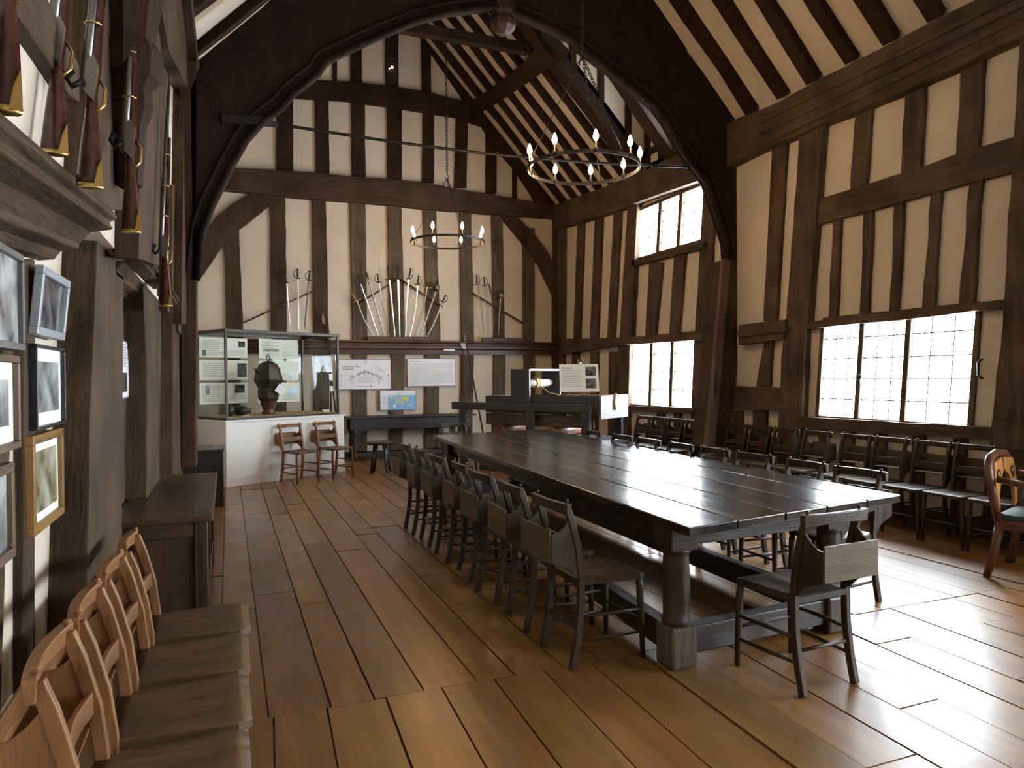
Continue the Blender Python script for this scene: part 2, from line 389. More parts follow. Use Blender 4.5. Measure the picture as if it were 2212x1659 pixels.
rj = random.Random(11)
def rough(pts, amp=0.006, step=0.22):
    out = []; n = len(pts)
    for i in range(n):
        a, b_ = pts[i], pts[(i+1) % n]; L_ = (b_-a).length; k = max(1, int(L_/step)); d = (b_-a).normalized()
        out.append(a)
        for j in range(1, k):
            p = a.lerp(b_, j/k); o = Vector((rj.uniform(-amp, amp), rj.uniform(-amp, amp), rj.uniform(-amp, amp)))
            out.append(p+o)
    return out
def timber(name, parent, px, ax, face, back, M=OAK, amp=0.006, step=0.22):
    """a timber whose front face lies in the plane ax = face, as deep as the plane ax = back"""
    pts = [P(u, v, ax, face) for u, v in px]; i = 'XYZ'.index(ax)
    if amp: pts = rough(pts, amp, step)
    for p in pts: p[i] = face
    off = Vector((0, 0, 0)); off[i] = back-face
    return build(name, MB().prism(pts, off), M, parent, bevel=0.006)

# --- far gable frame
GF, GB = YG-.05, YG+.01
def g(name, px, M=OAK, face=GF, **k): return timber(name, wall_f, px, 'Y', face, GB, M, **k)
def quad(a, b_, vt, c, d, vb): return [(a, vt), (b_, vt), (d, vb), (c, vb)]
low = [(483,516,490,490,527,740), (583,616,418,586,621,740), (674,704,428,678,711,740), (756,789,434,762,794,740), (837,867,440,843,876,740),
       (914,942,448,923,952,740), (992,1018,455,997,1025,740), (1062,1086,463,1067,1091,740), (1130,1155,492,1131,1154,740)]
for q in low: g('stud', quad(*q), OAK if q[0] < 700 else OAKG)
for q in [(484,520,765,486,520,1000), (586,618,765,588,620,1000), (679,712,765,680,712,1000), (762,793,765,762,793,998), (846,875,765,841,868,997), (920,950,765,918,947,997), (997,1024,765,992,1019,995),
          (1067,1092,765,1064,1090,995), (1132,1156,765,1132,1156,993)]: g('stud', quad(*q), OAKG)
for q in [(597,633,210,597,634,372), (681,710,212,683,712,376), (759,788,220,761,790,381), (836,868,228,837,869,388), (915,939,238,912,937,395), (986,1011,250,982,1008,405), (1050,1073,265,1050,1073,418), (1108,1117,350,1108,1117,428)]:
    g('stud', quad(*q), OAKR)
for q in [(719,728,120,719,728,175), (758,782,98,758,782,182), (833,861,50,834,861,188), (910,931,60,912,932,200), (980,1000,0,980,1000,20)]: g('stud', quad(*q), OAKR)
g('collar_beam', [(560,172),(680,172),(758,176),(835,184),(913,197),(1007,219),(1050,250),(1060,278),(984,252),(866,233),(758,218),(633,210),(560,208)], OAKR, YG-.09)
g('tie_beam', [(410,352),(481,362),(600,367),(687,373),(761,381),(839,386),(913,393),(1000,410),(1048,417),(1110,428),(1203,443),(1205,473),(1085,464),(991,456),(913,450),(839,442),(758,435),(673,429),(582,420),(476,409),(410,404)], OAK, YG-.14)
g('brace', [(548,414),(498,443),(467,469),(437,506),(418,540),(418,622),(455,570),(481,530),(515,497),(548,472),(586,440),(596,420)], OAK, YG-.08, step=.5)
g('brace', [(1080,466),(1118,468),(1155,506),(1179,537),(1198,572),(1196,640),(1163,571),(1131,527),(1100,489)], OAK, YG-.08, step=.5)
g('rafter', [(905,70),(925,66),(1007,195),(1047,243),(1199,440),(1199,474),(1159,436),(1116,368),(1073,320),(1040,268)], OAKR, YG-.10, step=.6)
g('post', quad(1197,1225,440,1195,1215,990), OAK, YG-.10)
g('post', quad(400,424,380,402,424,1030), OAK, YG-.10)
# moulded rail across the gable
zt = P(900, 737, 'Y', YG).z; zb = P(900, 766, 'Y', YG).z
rl = MB()
prof = [(0, zt), (.17, zt), (.18, zt-.03), (.13, zt-.05), (.12, zt-.09), (.14, zt-.10), (.14, zt-.15), (.09, zt-.17), (.08, zb), (0, zb)]
rl.prism([(XU, YG-d, z) for d, z in prof], (XR-XU, 0, 0))
build('rail', rl, RAIL, wall_f, bevel=0.004)
for a, b_ in ((792, 928), (1041, 1132)):
    q0, q1 = P(a, 731, 'Y', YG-.12), P(b_, 731, 'Y', YG-.12)
    k = MB().box(q0.x, q1.x, YG-.16, YG-.09, zt, zt+.075); build('sword_rack', k, RAIL, wall_f, bevel=.01)
build('rail', MB().box(XU, XR, YG-.05, YG, 0, .12), BLK, wall_f)

# --- right wall frame
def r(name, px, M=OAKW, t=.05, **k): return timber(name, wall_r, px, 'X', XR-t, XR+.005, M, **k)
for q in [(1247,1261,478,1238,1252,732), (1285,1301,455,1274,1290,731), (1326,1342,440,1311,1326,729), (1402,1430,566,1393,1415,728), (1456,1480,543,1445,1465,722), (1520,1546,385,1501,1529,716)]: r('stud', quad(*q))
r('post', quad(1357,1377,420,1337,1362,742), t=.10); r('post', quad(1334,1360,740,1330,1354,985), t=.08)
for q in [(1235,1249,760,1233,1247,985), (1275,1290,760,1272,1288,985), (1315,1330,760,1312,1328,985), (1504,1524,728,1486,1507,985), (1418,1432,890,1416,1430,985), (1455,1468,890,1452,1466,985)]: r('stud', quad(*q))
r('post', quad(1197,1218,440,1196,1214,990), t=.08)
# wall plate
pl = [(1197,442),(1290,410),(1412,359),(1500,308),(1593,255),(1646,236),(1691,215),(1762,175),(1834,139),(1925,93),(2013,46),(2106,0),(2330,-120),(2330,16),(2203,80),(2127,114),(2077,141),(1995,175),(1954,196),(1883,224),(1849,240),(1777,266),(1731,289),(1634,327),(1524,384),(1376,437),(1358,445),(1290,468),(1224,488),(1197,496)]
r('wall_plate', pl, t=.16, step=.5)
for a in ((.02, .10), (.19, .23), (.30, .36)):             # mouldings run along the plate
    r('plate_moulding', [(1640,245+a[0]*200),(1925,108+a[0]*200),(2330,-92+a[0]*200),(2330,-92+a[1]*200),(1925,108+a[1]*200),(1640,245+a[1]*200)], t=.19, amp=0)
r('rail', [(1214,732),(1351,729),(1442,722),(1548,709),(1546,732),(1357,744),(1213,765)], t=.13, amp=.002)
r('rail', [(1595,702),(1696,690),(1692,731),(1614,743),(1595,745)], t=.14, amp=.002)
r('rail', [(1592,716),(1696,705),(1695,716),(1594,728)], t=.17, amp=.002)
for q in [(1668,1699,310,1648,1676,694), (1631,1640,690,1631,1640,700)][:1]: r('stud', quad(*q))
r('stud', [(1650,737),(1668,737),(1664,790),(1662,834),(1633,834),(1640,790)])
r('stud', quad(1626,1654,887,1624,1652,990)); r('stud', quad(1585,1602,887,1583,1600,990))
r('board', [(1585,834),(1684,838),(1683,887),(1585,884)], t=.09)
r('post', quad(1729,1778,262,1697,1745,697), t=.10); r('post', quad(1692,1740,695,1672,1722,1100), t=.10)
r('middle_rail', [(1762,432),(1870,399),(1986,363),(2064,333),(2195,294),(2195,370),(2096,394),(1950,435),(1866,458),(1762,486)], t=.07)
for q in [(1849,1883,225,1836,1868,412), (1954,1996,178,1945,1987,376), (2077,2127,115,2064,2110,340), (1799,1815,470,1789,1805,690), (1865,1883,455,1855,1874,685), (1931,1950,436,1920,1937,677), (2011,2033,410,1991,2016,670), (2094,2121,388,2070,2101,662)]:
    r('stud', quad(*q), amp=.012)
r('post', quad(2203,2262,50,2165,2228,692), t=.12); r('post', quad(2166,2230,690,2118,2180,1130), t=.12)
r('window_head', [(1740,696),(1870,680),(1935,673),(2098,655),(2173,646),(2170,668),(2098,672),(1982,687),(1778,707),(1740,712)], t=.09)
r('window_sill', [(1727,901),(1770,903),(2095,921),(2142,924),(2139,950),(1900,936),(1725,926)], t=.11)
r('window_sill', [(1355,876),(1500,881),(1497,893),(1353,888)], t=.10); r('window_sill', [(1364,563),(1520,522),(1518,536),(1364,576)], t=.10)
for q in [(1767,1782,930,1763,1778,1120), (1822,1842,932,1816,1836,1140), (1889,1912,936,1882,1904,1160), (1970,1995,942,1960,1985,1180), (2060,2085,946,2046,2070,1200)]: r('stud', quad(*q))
build('rail', MB().box(XR-.08, XR, YB, YG, 0, .14), OAK, wall_r)

# --- rafters
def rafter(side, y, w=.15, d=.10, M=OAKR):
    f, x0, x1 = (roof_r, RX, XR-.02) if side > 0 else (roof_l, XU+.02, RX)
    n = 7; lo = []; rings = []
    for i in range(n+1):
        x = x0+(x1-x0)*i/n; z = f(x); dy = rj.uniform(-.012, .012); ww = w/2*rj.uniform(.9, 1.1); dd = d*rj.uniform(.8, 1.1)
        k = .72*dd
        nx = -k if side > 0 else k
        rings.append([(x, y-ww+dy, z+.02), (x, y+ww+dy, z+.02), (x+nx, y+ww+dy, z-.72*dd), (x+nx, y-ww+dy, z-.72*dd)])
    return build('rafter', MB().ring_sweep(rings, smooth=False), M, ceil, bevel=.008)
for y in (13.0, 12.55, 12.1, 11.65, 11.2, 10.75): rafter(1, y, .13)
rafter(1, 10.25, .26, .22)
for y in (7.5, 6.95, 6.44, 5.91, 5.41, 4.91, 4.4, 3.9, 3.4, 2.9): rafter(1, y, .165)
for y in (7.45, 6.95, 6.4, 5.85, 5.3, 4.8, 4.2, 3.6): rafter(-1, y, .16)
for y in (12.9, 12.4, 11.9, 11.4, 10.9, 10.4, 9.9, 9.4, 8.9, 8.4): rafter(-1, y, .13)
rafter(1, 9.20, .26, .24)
# studs of the dormer cheeks and front
dm = MB()
for x in (5.1, 5.6, 6.1): build('dormer_stud', MB().box(x, x+.1, DY1-.04, DY1, roof_r(x)-.05, dz), OAKR, ceil); build('dormer_stud', MB().box(x, x+.1, DY0, DY0+.04, roof_r(x)-.05, dz), OAKR, ceil)
for y in (DY0+.0, DY1-.14, 9.08, 9.6): build('dormer_stud', MB().box(XR-.05, XR+.12, y, y+.12, ER, dz), OAKR, ceil)
for z in (5.12, 5.85, 6.3): build('dormer_rail', MB().box(XR-.05, XR+.05, DY0, DY1, z, z+.1), OAKR, ceil)
# collar and wind brace between the gable and the arched truss
YC = 10.8
zc = P(1000, 82, 'Y', YC).z
xa = RX-(RZ-zc)/1.05+.05; xb = RX+(RZ-zc)/1.068-.05
build('collar_beam', MB().bar((xa, YC, zc), (xb, YC, zc), .14, .17, up=(0, 0, 1)), OAKR, ceil, bevel=.01)
def roofpt(u, v, d=.12):
    """point at pixel u, v on the right slope, d below the plaster"""
    rr_ = ray(u, v); k = (RZ-ER)/(XR-RX); o = Vector((0, 0, EYE)); den = rr_.z+k*rr_.x
    t = (RZ-d-EYE+k*RX)/den; return o+rr_*t
wb = [roofpt(*p) for p in ((1020,236), (1060,212), (1110,176), (1150,146), (1186,112), (1200,92))]
wmb = MB().tube(wb, [1, 1.05, 1.1, 1.2, 1.5, 2.0], rect=(.26, .10), up=(-.73, 0, -.68)); build('wind_brace', wmb, OAKR, ceil, bevel=.01)

# --- the arched truss across the hall
YT = 7.9
truss = setting('trim_1', (3.0, YT, 0))
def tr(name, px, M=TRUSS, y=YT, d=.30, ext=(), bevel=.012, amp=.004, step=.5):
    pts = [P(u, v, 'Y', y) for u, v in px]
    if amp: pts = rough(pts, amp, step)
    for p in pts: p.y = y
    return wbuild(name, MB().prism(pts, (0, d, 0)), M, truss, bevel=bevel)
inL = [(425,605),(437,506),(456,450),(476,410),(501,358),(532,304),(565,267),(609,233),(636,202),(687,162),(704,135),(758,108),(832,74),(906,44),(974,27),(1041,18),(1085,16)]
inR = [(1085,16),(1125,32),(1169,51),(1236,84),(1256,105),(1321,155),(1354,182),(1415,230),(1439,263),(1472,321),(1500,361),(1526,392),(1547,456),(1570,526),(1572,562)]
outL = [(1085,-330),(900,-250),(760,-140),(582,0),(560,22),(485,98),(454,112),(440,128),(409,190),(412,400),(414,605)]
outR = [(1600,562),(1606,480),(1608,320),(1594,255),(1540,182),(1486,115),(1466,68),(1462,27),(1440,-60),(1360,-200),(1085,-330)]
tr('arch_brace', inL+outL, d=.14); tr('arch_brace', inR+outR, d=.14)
def offs(pts, d): return pts
for side, pl_ in (('L', inL), ('R', inR)):   # roll moulding on the lower edge of the arch
    q = [P(u, v, 'Y', YT-.02) for u, v in pl_]
    wbuild('arch_moulding', MB().tube(q, .035, 8), TRUSS, truss)
    q = [p+Vector((0, 0, .0)) + (Vector((-.09 if side == 'L' else .09, 0, .09))) for p in q]
    wbuild('arch_moulding', MB().tube(q, .018, 6), TRUSS, truss)
tr('post', quad(386,426,130,392,424,1010), OAK, d=.34)
tr('post', [(1608,300),(1606,480),(1604,560),(1562,562),(1556,640),(1540,800),(1523,965),(1574,965),(1592,800),(1604,640),(1625,480),(1628,300)], OAK, d=.30)
tr('post', [(1562,560),(1580,556),(1560,800),(1545,975),(1523,970),(1540,800)], wood('lit_reddish_post_face', (.075,.040,.026),(.20,.115,.075),.6,(3,3,1),.4), y=YT-.04, d=.05)  # lit left face of the post, its light painted as paler reddish wood
for u, v, w_, h_ in ((1565,690,5,26), (1545,830,5,55)): tr('mortise', [(u, v-h_/2), (u+w_, v-h_/2), (u+w_-2, v+h_/2), (u-2, v+h_/2)], BLK, y=YT-.047, d=.01, amp=0, bevel=0)
bc = P(1085, 45, 'Y', YT+.1)
bs = MB().lathe([(.0, -.20), (.05, -.2), (.10, -.17), (.155, -.11), (.165, -.05), (.15, .0), (.17, .05), (.165, .4), (.16, .6)], (bc.x, YT+.08, bc.z+.02), 8, smooth=False)
wbuild('carved_boss', bs, wood('carved_boss_oak', (.016,.004,.003), (.07,.022,.013), .6, (8,8,8), .6), truss)
a, b_ = P(560, 262, 'Y', YT+.1), P(1512, 362, 'Y', YT+.1)
n = 14; rod = [a.lerp(b_, i/n)-Vector((0, 0, .10*math.sin(PI*i/n))) for i in range(n+1)]
wbuild('tie_rod', MB().tube(rod, .017, 8), IRON, truss)
wbuild('tie_rod_strap', MB().tube([P(480,258,'Y',YT-.02), P(560,262,'Y',YT-.02), P(600,270,'Y',YT+.08)], [1,1,.5], rect=(.05,.09), up=(0,0,1)), IRON, truss)

# --- windows
def window(n, px_outer, mull, sill, head, xg=XR+.02, rows=5, cols=3, latch=None):
    q = [P(*p, 'X', XR-.02) for p in px_outer]   # bl, tl, tr, br
    w = setting('window_%d' % n, (XR, (q[0].y+q[2].y)/2, sill))
    bl, tl, tr_, br = q
    for p in (bl, br): p.z = sill
    for p in (tl, tr_): p.z = head
    def at(s, t): return bl.lerp(br, s).lerp(tl.lerp(tr_, s), t)
    def seg(a, b_, wd): return MB().bar(a+Vector((.025, 0, 0)), b_+Vector((.025, 0, 0)), wd, .07, up=(1, 0, 0))
    W_ = (bl-br).length
    for a, b_ in ((at(0, 0), at(0, 1)), (at(1, 0), at(1, 1)), (at(0, 1), at(1, 1)), (at(0, 0), at(1, 0))): wbuild('frame', seg(a, b_, .055), OAKG, w, bevel=.006)
    ed = [0] + mull + [1]
    for mu in mull: wbuild('mullion', seg(at(mu, 0), at(mu, 1), .065 if n == 1 else .085), OAKG, w, bevel=.01)
    for i in range(len(ed)-1):
        s0, s1 = ed[i], ed[i+1]; dx = Vector((.035, 0, 0))
        gl = MB().prism([at(s0, 0)+dx, at(s1, 0)+dx, at(s1, 1)+dx, at(s0, 1)+dx], (.004, 0, 0))
        wbuild('pane', gl, GLASS, w)
        ld = MB(); e = Vector((.033, 0, 0))
        for k in range(1, rows): ld.bar(at(s0, k/rows)+e, at(s1, k/rows)+e, .012, .008, up=(1, 0, 0))
        for k in range(1, cols): s = s0+(s1-s0)*k/cols; ld.bar(at(s, 0)+e, at(s, 1)+e, .010, .008, up=(1, 0, 0))
        wbuild('leading', ld, LEAD, w)
    return w, at
w1, at1 = window(1, [(1765,902),(1778,707),(2115,671),(2095,920)], [.30, .61], SILL, HEAD)
w2, at2 = window(2, [(1358,875),(1362,743),(1503,738),(1496,881)], [.36, .68], SILL, HEAD, rows=4, cols=2)
w3, at3 = window(3, [(1372,562),(1378,440),(1528,391),(1520,524)], [.36, .66], US, UH, rows=5, cols=2)
lt = at1(.325, .42)+Vector((-.04, 0, 0))
wbuild('latch', MB().lathe([(0, -.02), (.03, -.02), (.035, 0), (.03, .02), (0, .02)], lt, 10, 'X').bar(lt, lt+Vector((0, 0, -.07)), .02, .012, up=(1, 0, 0)), IRON, w1)
for s in (-.075, 1.05):
    p = at1(s, .48)+Vector((-.02, 0, 0)); wbuild('shutter_hook', MB().tube([p+Vector((0, 0, .09)), p+Vector((-.03, .02, .06)), p+Vector((-.03, .02, -.06)), p+Vector((0, 0, -.09))], .012, 6), IRON, w1)
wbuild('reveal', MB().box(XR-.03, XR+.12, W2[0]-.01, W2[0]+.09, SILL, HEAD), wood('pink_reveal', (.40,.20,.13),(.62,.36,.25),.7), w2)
for n_, q in ((4, W4), (5, W5)):
    w = setting('window_%d' % n_, (XR, (q[0]+q[1])/2, SILL))
    fr = MB()
    for y in (q[0], q[1]): wbuild('frame', MB().box(XR-.05, XR+.05, y-.04, y+.04, SILL, HEAD), OAKG, w)
    for z in (SILL, HEAD): wbuild('frame', MB().box(XR-.05, XR+.05, q[1], q[0], z-.03, z+.03), OAKG, w)
    for t in (.33, .66): y = q[0]+(q[1]-q[0])*t; wbuild('mullion', MB().box(XR-.05, XR+.05, y-.03, y+.03, SILL, HEAD), OAKG, w)
    wbuild('pane', MB().box(XR+.05, XR+.054, q[1], q[0], SILL, HEAD), GLASS, w)
w = setting('window_6', (XR, DY0+.42, 5.2)); wbuild('pane', MB().box(XR+.05, XR+.054, DY0+.1, DY0+.75, 5.2, 5.85), GLASS, w)
for q, z0, z1 in ((W1, SILL, HEAD), (W2, SILL, HEAD), (UW, US, UH), (W4, SILL, HEAD), (W5, SILL, HEAD), ((DY0+.75, DY0+.1, DY0+.75, DY0+.1), 5.2, 5.85)):
    ya, yb = max(q), min(q); portal('daylight', (XR+.12, (ya+yb)/2, (z0+z1)/2), ya-yb+.05, z1-z0+.05)

# --- left wall frame
def l(name, px, X=XL, t=.05, M=OAKB, **k): return timber(name, wall_l, px, 'X', X+t, X-.005, M, **k)
# main posts (pixel outlines on their own front planes)
l('post', [(205,-40),(272,-40),(268,450),(265,900),(262,1330),(185,1480),(196,900),(212,500),(208,200)], XL, .13, amp=.004)
l('post', [(288,-40),(368,-40),(350,560),(345,1000),(345,1160),(318,1180),(318,800),(300,450)], XL, .15, amp=.004)
l('post', [(372,400),(398,400),(395,1120),(374,1120)], XL, .20, amp=.004)
def zmid(pts): return pts
# jetty: moulded beam along the wall, broken by the posts
JP = [(x, 2.0+(z-2.16)*.52) for x, z in [(XU-.06, 2.16), (XU+.07, 2.13), (XU+.09, 2.06), (XU+.06, 2.03), (XU+.075, 1.98), (XU+.0, 1.95), (XU-.04, 1.86), (XU-.04, 1.82), (XU-.10, 1.80), (XU-.12, 1.74), (XL-.02, 1.72)]]
for y0, y1, a0, a1 in ((YB, .6, -.06, -.06), (.6, 3.10, -.06, .17), (4.05, 5.55, .20, .24), (6.35, 7.45, .25, .27)):
    build('jetty_beam', MB().ring_sweep([[(x, y0, z+a0) for x, z in JP], [(x, y1, z+a1) for x, z in JP]], smooth=False), OAKB, wall_l, bevel=.008)
build('jetty_beam', MB().box(XL, XU+.05, 7.4, YG, 1.95, 2.15), OAKB, wall_l)
build('wall_plate', MB().box(XU, XU+.22, YB, YG, EL-.12, EL+.12), OAK, wall_l)
# upper studs and brace
def lu(name, px, t=.04, M=OAKB, **k): return timber(name, wall_l, px, 'X', XU+t, XU-.005, M, **k)
lu('brace', [(20,-60),(75,-60),(178,155),(178,225),(150,205),(20,5)])
lu('stud', quad(-60,-10,-60,-70,-20,300)); lu('post', [(196,-80),(274,-80),(270,250),(268,455),(190,440),(196,250)], t=.07, amp=.004)
lu('post', [(300,-80),(348,-80),(347,300),(344,575),(300,560),(302,300)], t=.10, amp=.004, M=OAK)
lu('stud', quad(268,292,-80,268,290,235), t=.05, M=BLK)
lu('stud', quad(345,364,-20,352,366,640), M=OAK); lu('stud', quad(398,412,150,392,406,700), t=.10, M=OAK)
lu('brace', [(340,-60),(444,-60),(452,115),(409,200),(365,110),(352,40)], t=.14, M=OAK)
# lower studs
l('stud', quad(52,76,560,52,76,1700), t=.03); l('stud', [(5,755),(30,755),(-10,1900),(-60,1900)], t=.03)
l('stud', quad(262,278,650,250,265,1330), t=.03); l('stud', quad(352,356,700,352,356,1140), t=.03, M=OAK)
# carved corbel bracket on the second post
cp = P(300, 120, 'X', XU+.16)
cb = MB().lathe([(.0, -.55), (.05, -.52), (.06, -.30), (.09, -.22), (.085, -.14), (.12, -.10), (.13, .0), (.10, .05), (.16, .4), (.20, .8)], (XU+.12, cp.y, cp.z), 8, smooth=False)
build('carved_corbel', cb, OAKR, wall_l)

# ------------------------------------------------------------------ chapel chairs
def sad(u, v):      # seat outline in local metres, front = +Y
    y = -.20+.40*v; w = .172+.033*v
    if v > .86: w -= .03*((v-.86)/.14)**2
    x = (2*u-1)*w; z = .452-.012*math.exp(-((abs(x)-.075)/.07)**2)*math.sin(PI*min(1, v*1.1)) - (.006 if v > .95 else 0)
    return Vector((x, y, z))
def make_chair(name, label, H, FR, ST, loc, rz, group, seat_label=None):
    t = thing(name, label, 'chair', loc, rz, group)
    hs = H/.86
    s = MB(); s.grid(sad, 12, 10); b0 = len(s.v); s.grid(lambda u, v: Vector((sad(u, v).x, sad(u, v).y, .424)), 12, 10)
    rim = [(i, 0) for i in range(13)] + [(12, j) for j in range(1, 11)] + [(i, 10) for i in range(11, -1, -1)] + [(0, j) for j in range(9, 0, -1)]
    ids = [i*11+j for i, j in rim]
    for k in range(len(ids)):
        a, b_ = ids[k], ids[(k+1) % len(ids)]; s.f.append([a, b_, b_+b0, a+b0]); s.sm.append(False)
    build('seat', s, ST, t, label=seat_label)
    for sx in (-1, 1):
        x = .170*sx
        p = [(x, -.235, 0), (x, -.205, .14), (x, -.185, .30), (x, -.182, .46), (x, -.20, .62*hs), (x, -.235, .76*hs), (x, -.262, .835*hs)]
        build('leg', MB().tube(p, 1, rect=(.030, .036), up=(0, 1, 0)), FR, t, bevel=.004)
        q = [(.175*sx, .165, .43), (.178*sx, .170, .38), (.183*sx, .176, .2), (.188*sx, .182, 0)]
        build('leg', MB().tube(q, [.017, .020, .017, .013], 10), FR, t)
        pl_ = [(-.245, .778*hs), (-.262, .755*hs), (-.285, .728*hs), (-.315, .707*hs), (-.355, .70*hs), (-.355, .555*hs), (-.30, .535*hs), (-.25, .51*hs), (-.215, .47*hs), (-.185, .45*hs), (-.192, .58*hs), (-.225, .70*hs)]
        bx = build('book_box_side', MB().prism([(x-.006*sx, y, z) for y, z in pl_], (.014*sx, 0, 0)), FR, t, bevel=.002)
        build('finial', MB().lathe([(0, 0), (.008, 0), (.006, .004), (.011, .009), (.009, .016), (0, .019)], (x, -.262, .856*hs), 8), FR, t)
    n = 10; top = []
    for i in range(n+1):
        u = i/n; x = (2*u-1)*.208; y = -.268-.022*math.sin(PI*u)
        zt = .856*hs; zb = .795*hs+.012*math.sin(PI*u)
        top.append([(x, y+.012, zb), (x, y-.012, zb), (x, y-.016, zt), (x, y+.016, zt)])
    build('top_rail', MB().ring_sweep(top, smooth=False), FR, t, bevel=.004)
    mid = []
    for i in range(n+1):
        u = i/n; x = (2*u-1)*.168; y = -.205-.016*math.sin(PI*u); mid.append([(x, y+.008, .60*hs), (x, y-.008, .60*hs), (x, y-.010, .662*hs), (x, y+.006, .662*hs)])
    build('back_slat', MB().ring_sweep(mid, smooth=False), FR, t, bevel=.003)
    build('book_box_board', MB().box(-.172, .172, -.362, -.352, .558*hs, .725*hs).box(-.165, .165, -.353, -.21, .556*hs, .564*hs), CHB if FR is CHD else FR, t, bevel=.002)
    for z in (.14, .26):
        for sx in (-1, 1): build('stretcher', MB().tube([(.163*sx, -.20, z), (.18*sx, -.01, z+.002), (.186*sx, .178, z)], [.008, .011, .008], 8), FR, t)
    build('stretcher', MB().tube([(-.186, .176, .20), (0, .178, .20), (.186, .176, .20)], [.008, .011, .008], 8), FR, t)
    build('stretcher', MB().tube([(-.163, -.20, .20), (.163, -.20, .20)], .009, 8), FR, t)
    return t
protoD = None
def dark(x, y, face, label, group, H=.86):
    """face: direction the sitter looks, degrees from +X"""
    global protoD
    rz = math.radians(face-90)
    if protoD is None:
        protoD = make_chair('chapel_chair', label, .86, CHD, CHD, (x, y, 0), rz, group); return protoD
    o = dup(protoD, (x, y, 0), rz, label, group); return o
ORD = ['nearest', 'second nearest', 'third nearest', 'fourth nearest', 'fifth nearest', 'sixth nearest', 'farthest']
G1 = 'dark chapel chairs along the left side of the long table'
ys = [3.43, 3.99, 4.55, 5.11, 5.68, 6.25, 6.80]
for i, y in enumerate(ys):
    dark(1.87+.02*random.uniform(-1, 1), y, random.uniform(-3, 3), 'dark chapel chair on the left side of the long table, %s of its seven' % ORD[i], G1)
G2 = 'dark chapel chairs along the window side of the long table'
for i, (u0, u1) in enumerate([(1800,1922), (1685,1795), (1588,1677), (1508,1577), (1437,1501), (1373,1431), (1320,1369), (1260,1301)]):
    a = P(u0, 818+ (1018-818)*1.0, 'Z', .865); yc = None
    # top rail middle on the line of the row, x = 4.02
    k = P((u0+u1)/2, 950, 'X', 3.99)
    nm = ['nearest', 'second nearest', 'third nearest', 'fourth nearest', 'fifth nearest', 'sixth nearest', 'second farthest', 'farthest'][i]
    dark(3.99-.27, k.y, 180+random.uniform(-5, 5), 'dark chapel chair on the window side of the long table, %s of its eight' % nm, G2)
dark(2.63, 2.80, 93, 'dark chapel chair at the near end of the long table, book box towards the viewer', None)
dark(2.95, 9.30, -88, 'dark chapel chair showing only its top rail beyond the far table end', None)
G3 = 'dark chapel chairs in the row under the big right window'
G4 = 'dark chapel chairs under the small far window'
V = [(1574,1620), (1620,1668), (1672,1727), (1735,1800), (1821,1885), (1885,1968), (1971,2064), (2058,2148), (2154,2250)]
vy = 99; names = ['first', 'second', 'third', 'fourth', 'fifth', 'sixth', 'seventh', 'eighth', 'ninth']
for i, (u0, u1) in enumerate(V):
    k = P((u0+u1)/2, 920, 'X', 6.22); vy = min(k.y, vy-.42); dark(5.95, vy, 180+random.uniform(-1.5, 1.5), 'dark chapel chair against the right wall, %s to the right of the arch post' % names[i], G3)
for i, (u0, u1) in enumerate([(1378,1412), (1415,1452), (1454,1490), (1489,1529)]):
    k = P((u0+u1)/2, 900, 'X', 6.22); dark(5.95, 9.80-.445*i, 180, 'dark oak chapel chair under the small far window, %s from the left of four' % names[i], G4)
G5 = 'light oak chapel chairs against the left wall'
nn = ['nearest, cut by the bottom edge', 'second nearest', 'third nearest', 'farthest, beside the oak chest']
L1 = make_chair('chapel_chair', 'light oak chapel chair against the left wall, nearest, cut by the bottom picture edge', .835, CHL, SEATL, (-.15, 2.08, 0), -PI/2, G5, None)
for i, y in ((1, 2.51), (2, 2.94), (3, 3.37)):
    dup(L1, (-.15+.01*i, y, 0), -PI/2+random.uniform(-.012, .012), 'light oak chapel chair with worn brown seat against the left wall, %s of four' % ['', 'second nearest', 'third nearest', 'farthest'][i], G5)
dup(L1, (.98, 10.72, 0), math.radians(-150.5), 'light oak chapel chair in front of the white plinth, left of the pair', 'light oak chairs by the white plinth')
dup(L1, (1.52, 11.02, 0), math.radians(-150.5), 'light oak chapel chair at the right end of the white plinth, right of the pair', 'light oak chairs by the white plinth')

# ------------------------------------------------------------------ the long table
NL, NR, FL, FR_ = Vector((2.02, 2.80, 0)), Vector((3.71, 3.06, 0)), Vector((2.38, 8.60, 0)), Vector((4.03, 8.86, 0))
tb = thing('refectory_table', 'long dark polished oak refectory table with column legs in the middle of the hall', 'table', (2.9, 5.8, 0))
def tq(s, t): return NL.lerp(NR, s).lerp(FL.lerp(FR_, s), t)
def Z(p, z): return Vector((p.x, p.y, z))
top = MB(); es = [0, .19, .40, .60, .81, 1.0]
for i in range(5):
    a, b_ = es[i]+.0022, es[i+1]-.0022
    if i == 0: a = 0
    if i == 4: b_ = 1
    top.hexa([Z(tq(a, 0), .735), Z(tq(b_, 0), .735), Z(tq(b_, 1), .735), Z(tq(a, 1), .735)], [Z(tq(a, 0), .78), Z(tq(b_, 0), .78), Z(tq(b_, 1), .78), Z(tq(a, 1), .78)])
wbuild('tabletop', top, TAB, tb, bevel=.006)
legp = [(2.15, 3.10), (3.27, 3.18), (2.52, 8.25), (3.42, 8.42)]
sx_, sy_ = (legp[1][0]-legp[0][0]), 0
def aprn(a, b_, off=0.0):
    return MB().bar(Vector((*a, .675)), Vector((*b_, .675)), .045, .12, up=(0, 0, 1))
for a, b_ in ((0, 1), (2, 3), (0, 2), (1, 3)): wbuild('apron', aprn(legp[a], legp[b_]), LEG, tb, bevel=.004)
